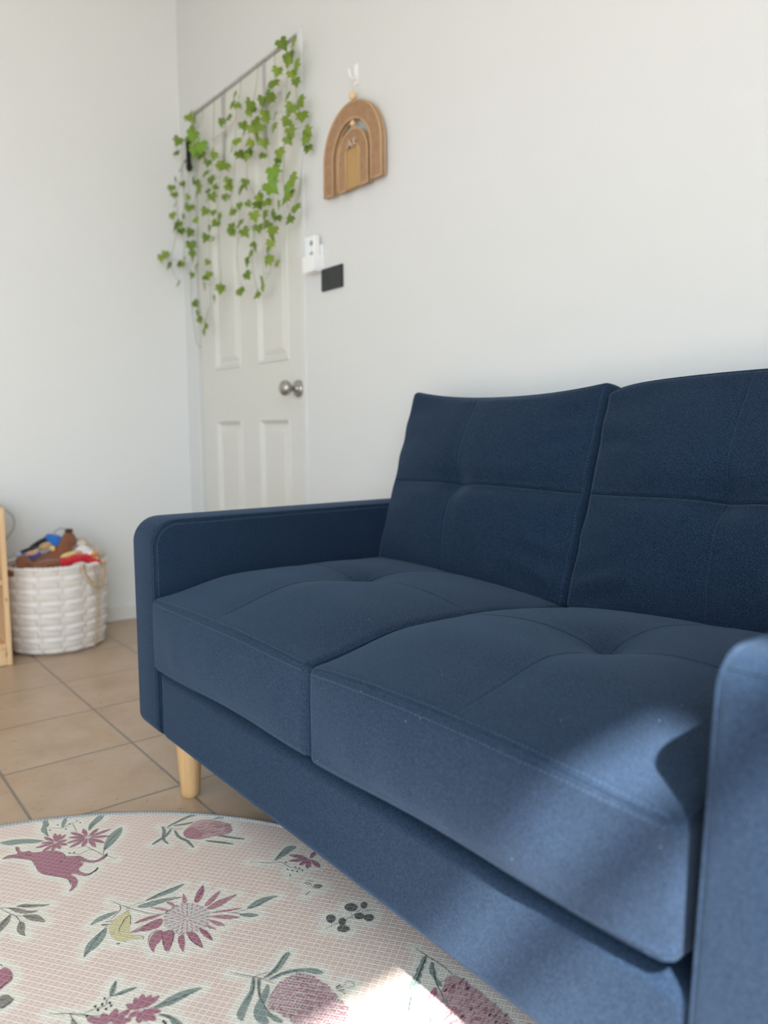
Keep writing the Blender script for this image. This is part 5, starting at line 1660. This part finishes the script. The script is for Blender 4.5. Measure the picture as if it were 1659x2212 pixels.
for i, (c, kind, P) in enumerate(shapes):
    z = MT+.0001+.00011*layer[c]+.0000008*i; mi = 1+layer[c]
    inside = lambda p: math.hypot(p[0]-MC[0], p[1]-MC[1]) < MR-.004
    if kind == 'poly':
        Q = []
        for p in P:
            d = math.hypot(p[0]-MC[0], p[1]-MC[1])
            if d > MR-.007: s_ = (MR-.007)/d; p = (MC[0]+(p[0]-MC[0])*s_, MC[1]+(p[1]-MC[1])*s_)
            Q.append((p[0], p[1], z))
        ar = sum(Q[k-1][0]*Q[k][1]-Q[k][0]*Q[k-1][1] for k in range(len(Q)))
        if ar < 0: Q = Q[::-1]
        mb.add(Q, [tuple(range(len(Q)))], mi)
    else:
        L, R_ = P
        clampr = lambda p: p if inside(p) else tuple(MC[q]+(p[q]-MC[q])*(MR-.005)/math.hypot(p[0]-MC[0], p[1]-MC[1]) for q in (0, 1))
        if not any(inside(p) for p in L+R_): continue
        L = [clampr(p) for p in L]; R_ = [clampr(p) for p in R_]
        n = len(L); mb.add([(*p, z) for p in L]+[(*p, z) for p in R_], [(k, n+k, n+k+1, k+1) for k in range(n-1)], mi)
cen = Vector((MC[0], MC[1], 0))
pm = thing('play_mat', 'round pink foam play mat printed with native flowers, a kangaroo and grey edging', 'play mat', tuple(cen))
top = mb.build('printed_top', [base]+[PM[c] for c in order], pm)
hp_ = np.array(halo_pts); VV = np.array(V)[:, :2]; dmin = np.full(len(VV), 9.0)
for k in range(0, len(hp_), 200):
    D_ = np.sqrt(((VV[:, None, :]-hp_[None, k:k+200, :])**2).sum(2)).min(1); dmin = np.minimum(dmin, D_)
hv = 1-sstep(.007, .021, dmin)
ca = top.data.color_attributes.new('halo', 'FLOAT_COLOR', 'POINT')
arr = np.ones((len(top.data.vertices), 4), dtype=np.float32); arr[:len(VV), :3] = hv[:, None]; ca.data.foreach_set('color', arr.ravel())
mb = MB(); mb.lathe([(0, .0005), (MR-.006, .0005), (MR-.004, .0005), (MR-.004, MT-.001), (0, MT-.001)], 160, (MC[0], MC[1], 0), cap=False)
mb.build('foam_layer', mat('foam', (.8, .78, .72), .8), pm)
def braid():
    mm = mat('grey_braid', (.40, .42, .43), .7, .3); t = NT(mm); tc = t.new('ShaderNodeTexCoord')
    wv = t.new('ShaderNodeTexWave', wave_type='BANDS', bands_direction='DIAGONAL'); wv.inputs['Scale'].default_value = 70; t.link(tc.outputs['Object'], wv.inputs['Vector'])
    t.color(t.ramp(wv.outputs['Fac'], [(.2, (.25, .265, .27)), (.8, (.38, .40, .41))])); t.bump(wv.outputs['Fac'], .8, .001); return mm
mb = MB(); prf = [(MR-.0095, MT-.0005), (MR-.009, MT+.0022), (MR-.004, MT+.0034), (MR+.002, MT+.0010), (MR+.0035, MT-.004), (MR+.0035, .001), (MR-.003, .0006)]
mb.lathe(prf, 240, (MC[0], MC[1], 0), cap=False); mb.build('edge_binding', braid(), pm, smooth=True)

# ------------------------------------------------------------ white woven basket
BC, BR0, BR1, BH = (-3.300, .862), .178, .198, .345
def basket():
    root = thing('laundry_basket', 'white woven round basket with rope handles, full of soft toys', 'basket', (BC[0], BC[1], 0))
    ns, nrow = 14, 14; nt_, nz = 280, nrow*6
    V = []; cols = []; sgn = []
    for j in range(nz+1):
        h = j/nz; r0 = BR0+(BR1-BR0)*h**.8+.010*math.sin(PI*h)-(.016*(1-h/.06)**2 if h < .06 else 0)
        row = min(int(h*nrow), nrow-1); fr = h*nrow-row
        for k in range(nt_):
            a = 2*PI*k/nt_; s_ = math.sin(ns*a+PI*(row % 2)*.35)
            amp = (.0060 if row % 2 == 0 else .0032)*math.sin(PI*fr)**.6 if 0 < fr < 1 else 0
            r = r0+amp*(.7+.5*s_)-(.002 if s_ < -.93 else 0)
            V.append((BC[0]+r*math.cos(a), BC[1]+r*math.sin(a), .002+h*BH))
            edge = abs(fr-.5)*2
            cols.append(min(1, (0 if row % 2 == 0 else .50)+.3*max(0, (edge-.6)/.4) + (.45 if s_ < -.93 else 0)))
    F = []
    for j in range(nz):
        for k in range(nt_): F.append((j*nt_+k, j*nt_+(k+1) % nt_, (j+1)*nt_+(k+1) % nt_, (j+1)*nt_+k))
    mm = mat('white_woven_strip', (.8, .76, .72), .65, .3); t = NT(mm); vc = t.new('ShaderNodeVertexColor'); vc.layer_name = 'weave'
    n = t.noise(160, t.coord((1, 1, .25)), 3)
    c = t.mix(vc.outputs['Color'], (.80, .755, .725), (.60, .53, .45)); t.color(t.mix(t.math('MULTIPLY', n, .35), c, (.70, .65, .60))); t.bump(n, .4, .002)
    o = mesh_obj('woven_wall', V, F, mm, root, smooth=True)
    ca = o.data.color_attributes.new('weave', 'FLOAT_COLOR', 'POINT'); ca.data.foreach_set('color', np.array([[c, c, c, 1] for c in cols], dtype=np.float32).ravel())
    mb = MB(); mb.lathe([(0, .004), (BR0-.012, .004), (BR0-.004, .05), (BR1-.012, BH-.01), (BR1-.010, BH)], 64, (BC[0], BC[1], 0), cap=False); mb.build('lining', mat('basket_lining', (.55, .50, .44), .8), root, smooth=True)
    mb = MB()
    for tw in (0, PI):
        pts = []
        for k in range(180):
            a = 2*PI*k/180; b = a*34+tw; pts.append((BC[0]+(BR1-.001+.005*math.cos(b))*math.cos(a), BC[1]+(BR1-.001+.005*math.cos(b))*math.sin(a), BH+.003+.005*math.sin(b)))
        mb.tube(pts, .0055, 6, closed=True)
    mb.build('rim', mat('white_rim', (.80, .76, .72), .65), root, smooth=True)
    RP = mat('jute_rope', (.52, .38, .24), .8); 
    for a0, nm in ((math.radians(32), 0), (math.radians(32)+PI, 0)):
        mb = MB(); pts = []
        for k in range(25):
            u = k/24*2-1; a = a0+u*.30; dz = -.085*(1-abs(u)**2.4); r = BR1+.014+.010*(1-u*u)
            pts.append((BC[0]+r*math.cos(a), BC[1]+r*math.sin(a), BH-.004+dz))
        mb.tube(pts, .0062, 8)
        q = [(BC[0]+(BR1+.013)*math.cos(a0+u*.30), BC[1]+(BR1+.013)*math.sin(a0+u*.30), BH+.004) for u in (-1, 1)]
        for p in q: mb.ball(p, .011, 12, 8)
        mb.build('rope_handle', RP, root, smooth=True)
        mb = MB(); mb.tube([(BC[0]+(BR0+(BR1-BR0)*h**.8+.010*math.sin(PI*h)+.010)*math.cos(a0), BC[1]+(BR0+(BR1-BR0)*h**.8+.010*math.sin(PI*h)+.010)*math.sin(a0), h*BH) for h in [k/12 for k in range(13)]], .0035, 6)
        mb.build('rope_strand', RP, root, smooth=True)
basket()

# ------------------------------------------------------------ soft toys in the basket
def plush(name, col, rough=.95):
    mm = mat(name, col, rough, .1, sheen=.4); t = NT(mm); n = t.noise(110, t.coord(), 4)
    t.color(t.mix(n, tuple(x*.7 for x in col), tuple(min(1, x*1.25) for x in col))); t.bump(n, .6, .004); return mm
def blob(name, parts, m, parent=None, vox=.006):
    mb = MB()
    for p in parts:
        c, r = p[0], p[1]; rot = p[2] if len(p) > 2 else None
        mb.ball(c, r, 20, 12, rot)
    o = mb.build(name, m, parent, smooth=True); remesh(o, vox, 5); return o
def place(o, c):
    pass
RY = lambda a: Matrix.Rotation(math.radians(a), 3, 'X')     # turn in the plane of the left wall (y,z)
BROWN = plush('brown_plush', (.22, .085, .045)); DBR = plush('dark_brown_plush', (.06, .025, .018)); BLUE = plush('blue_felt', (.03, .17, .58))
RED = plush('red_plush', (.55, .02, .03)); CREAM = plush('cream_plush', (.72, .65, .56)); YEL = plush('yellow_plush', (.72, .58, .20)); TAN = plush('tan_plush', (.58, .34, .20))
PURP = plush('purple_blue_felt', (.07, .08, .38)); ORG = plush('orange_felt', (.72, .22, .03)); BLKP = plush('black_felt', (.015, .015, .015)); GREYB = plush('taupe_knit', (.48, .41, .34))
t0 = thing('plush_animal', 'brown plush animal lying in the basket with its long dark-nosed head raised', 'soft toy', (-3.24, .80, .335))
blob('body', [((-3.24, .775, .350), (.062, .115, .042), RY(12)), ((-3.235, .745, .345), (.05, .055, .036)), ((-3.235, .850, .376), (.048, .062, .034), RY(28)), ((-3.235, .888, .404), (.040, .034, .044)), ((-3.235, .908, .440), (.034, .030, .036)),
              ((-3.18, .80, .352), (.030, .075, .024), RY(8)), ((-3.19, .72, .375), (.03, .03, .032))], BROWN, t0)
blob('muzzle', [((-3.233, .908, .462), (.020, .018, .022))], TAN if False else plush('muzzle_plush', (.17, .065, .04)), t0, .004)
blob('nose', [((-3.231, .909, .480), (.017, .018, .010))], DBR, t0, .004)
blob('ear', [((-3.195, .715, .378), (.018, .022, .026))], DBR, t0, .004)
t0 = thing('rag_doll', 'soft doll in a bright blue hat lying against the brown plush neck', 'soft toy', (-3.30, .83, .40))
blob('hat', [((-3.255, .858, .438), (.034, .032, .030)), ((-3.262, .843, .446), (.030, .024, .026))], BLUE, t0, .004)
blob('face', [((-3.235, .815, .424), (.024, .028, .016), RY(20))], TAN, t0, .004)
blob('hair', [((-3.262, .808, .437), (.020, .060, .014), RY(26))], BLKP, t0, .004)
blob('pompom', [((-3.215, .838, .416), (.013, .012, .012))], YEL, t0, .003)
blob('bow', [((-3.208, .846, .404), (.009, .009, .007))], RED, t0, .003)
t0 = thing('rag_doll', 'purple-blue soft doll with a tan face, lowest on the left of the basket pile', 'soft toy', (-3.27, .755, .40))
blob('body', [((-3.215, .762, .398), (.030, .034, .016), RY(8)), ((-3.215, .733, .398), (.02, .02, .014))], PURP, t0, .004)
blob('face', [((-3.196, .756, .408), (.018, .026, .010), RY(8))], TAN, t0, .003)
blob('hair', [((-3.225, .750, .418), (.016, .040, .008), RY(14))], BLKP, t0, .003)
blob('foot', [((-3.215, .712, .404), (.014, .012, .012))], plush('pale_blue_felt', (.35, .45, .60)), t0, .003)
t0 = thing('plush_figure', 'red soft toy lying across the front rim of the basket', 'soft toy', (-3.18, .91, .335))
blob('body', [((-3.19, .872, .356), (.036, .036, .026)), ((-3.19, .915, .364), (.034, .040, .024), RY(6)), ((-3.19, .955, .366), (.030, .032, .022)), ((-3.165, .985, .352), (.022, .030, .016), RY(-12))], RED, t0, .005)
blob('arm', [((-3.195, .892, .388), (.014, .040, .009), RY(12))], YEL, t0, .003)
blob('hand', [((-3.195, .930, .393), (.014, .022, .009))], TAN, t0, .003)
t0 = thing('plush_bird', 'small white soft toy with an orange beak, on the right of the basket pile', 'soft toy', (-3.21, .97, .36))
blob('body', [((-3.215, .955, .392), (.030, .034, .026)), ((-3.20, .978, .372), (.026, .026, .024))], plush('white_plush', (.80, .74, .72)), t0, .004)
blob('beak', [((-3.175, .990, .380), (.012, .016, .011))], ORG, t0, .003)
blob('foot', [((-3.168, .995, .362), (.010, .010, .010))], YEL, t0, .003)
t0 = thing('knitted_toy', 'taupe and cream knitted soft toy slumped over the far right of the basket', 'soft toy', (-3.29, .99, .35))
blob('body', [((-3.275, .985, .385), (.045, .045, .040)), ((-3.24, 1.022, .364), (.034, .030, .034)), ((-3.275, .968, .420), (.03, .028, .024))], GREYB, t0, .005)
blob('leg', [((-3.225, 1.022, .345), (.018, .026, .016))], CREAM, t0, .004); blob('leg', [((-3.245, .958, .420), (.018, .024, .015))], CREAM, t0, .004)
blob('eye', [((-3.262, .938, .417), (.006, .007, .006))], BLKP, t0, .002)
for i in range(3): blob('knit_loop', [((-3.235, 1.0+.014*i, .395-.011*i), (.007, .007, .009))], CREAM, t0, .003)
blob_c = blob('plush_bunny', [((-3.165, .925, .344), (.020, .030, .016)), ((-3.17, .900, .338), (.014, .018, .012))], plush('pale_plush', (.70, .68, .70)), None, .004)
tag(blob_c, 'small pale grey soft toy tucked under the red one at the basket rim', 'soft toy')
o = blob('soft_ball', [((-3.150, .835, .340), (.013, .018, .012)), ((-3.152, .850, .343), (.010, .012, .010))], plush('crimson_plush', (.5, .02, .06)), None, .003)
tag(o, 'tiny crimson soft toy at the basket rim below the brown plush', 'soft toy')
# filler toys deeper in the pile
o = blob('cloth_toy', [((-3.30, .86, .30), (.14, .14, .05))], plush('mixed_cloth', (.30, .20, .17)), None, .01); tag(o, 'dark cloth toy filling the basket beneath the others', 'soft toy')
# grey bag straps standing up behind
GS = mat('grey_strap', (.48, .50, .50), .6)
mb = MB(); mb.tube([(-3.33, .868, .39), (-3.34, .873, .448), (-3.34, .885, .470), (-3.34, .905, .480), (-3.34, .930, .476), (-3.34, .955, .455), (-3.33, .965, .39)], .0038, 8)
o = mb.build('bag_strap', GS, smooth=True); tag(o, 'thin pale grey strap arching up behind the brown plush in the basket', 'strap')

# ------------------------------------------------------------ pine shelf at the picture's left edge
root = thing('toy_shelf', 'low open pine toy shelf cut off by the left picture edge, beside the white basket', 'shelf', (-3.32, .2, 0))
sx0, sx1, sy0, sy1, sh_ = -3.52, -3.106, -.45, .647, .600; T_ = .019
for yy in (sy0, (sy0+sy1)/2-T_/2, sy1-T_):
    mb = MB(); mb.box(sx0, sx1, yy, yy+T_, 0, sh_ if yy != (sy0+sy1)/2-T_/2 else sh_-T_); mb.build('side_panel', PINE, root, bevel=.003)
for zz, nm in ((.066, 'bottom_board'), (.31, 'shelf_board'), (sh_-T_-.001, 'top_board')):
    mb = MB(); mb.box(sx0, sx1-.004, sy0+T_+.0005, sy1-T_-.0005, zz-.0, zz+T_); mb.build(nm, PINE, root, bevel=.002)
mb = MB(); mb.box(sx1-.022, sx1-.003, sy0+T_+.0005, sy1-T_-.0005, .002, .065); mb.build('plinth', PINE, root, bevel=.002)
mb = MB(); mb.box(sx0, sx0+.006, sy0+T_, sy1-T_, .05, sh_-T_); mb.build('back_panel', PINE, root)
# white knob-like toy in the shelf
mb = MB(); mb.lathe([(0, 0), (.018, 0), (.020, .008), (.018, .03), (.010, .036), (0, .037)], 24, (-3.14, .595, .3295), cap=False)
o = mb.build('toy_cup', WHITE, smooth=True); tag(o, 'small white cup on the middle board of the pine shelf', 'cup')
mb = MB(); mb.tube([(-3.40, .675, .35), (-3.40, .690, .42), (-3.40, .718, .458), (-3.40, .737, .482), (-3.40, .744, .510), (-3.40, .739, .538), (-3.40, .718, .562), (-3.40, .690, .585), (-3.40, .66, .604), (-3.40, .62, .604)], .0045, 8)
o = mb.build('cable', GS, smooth=True); tag(o, 'pale grey cable looping out behind the pine shelf beside the basket', 'cable')
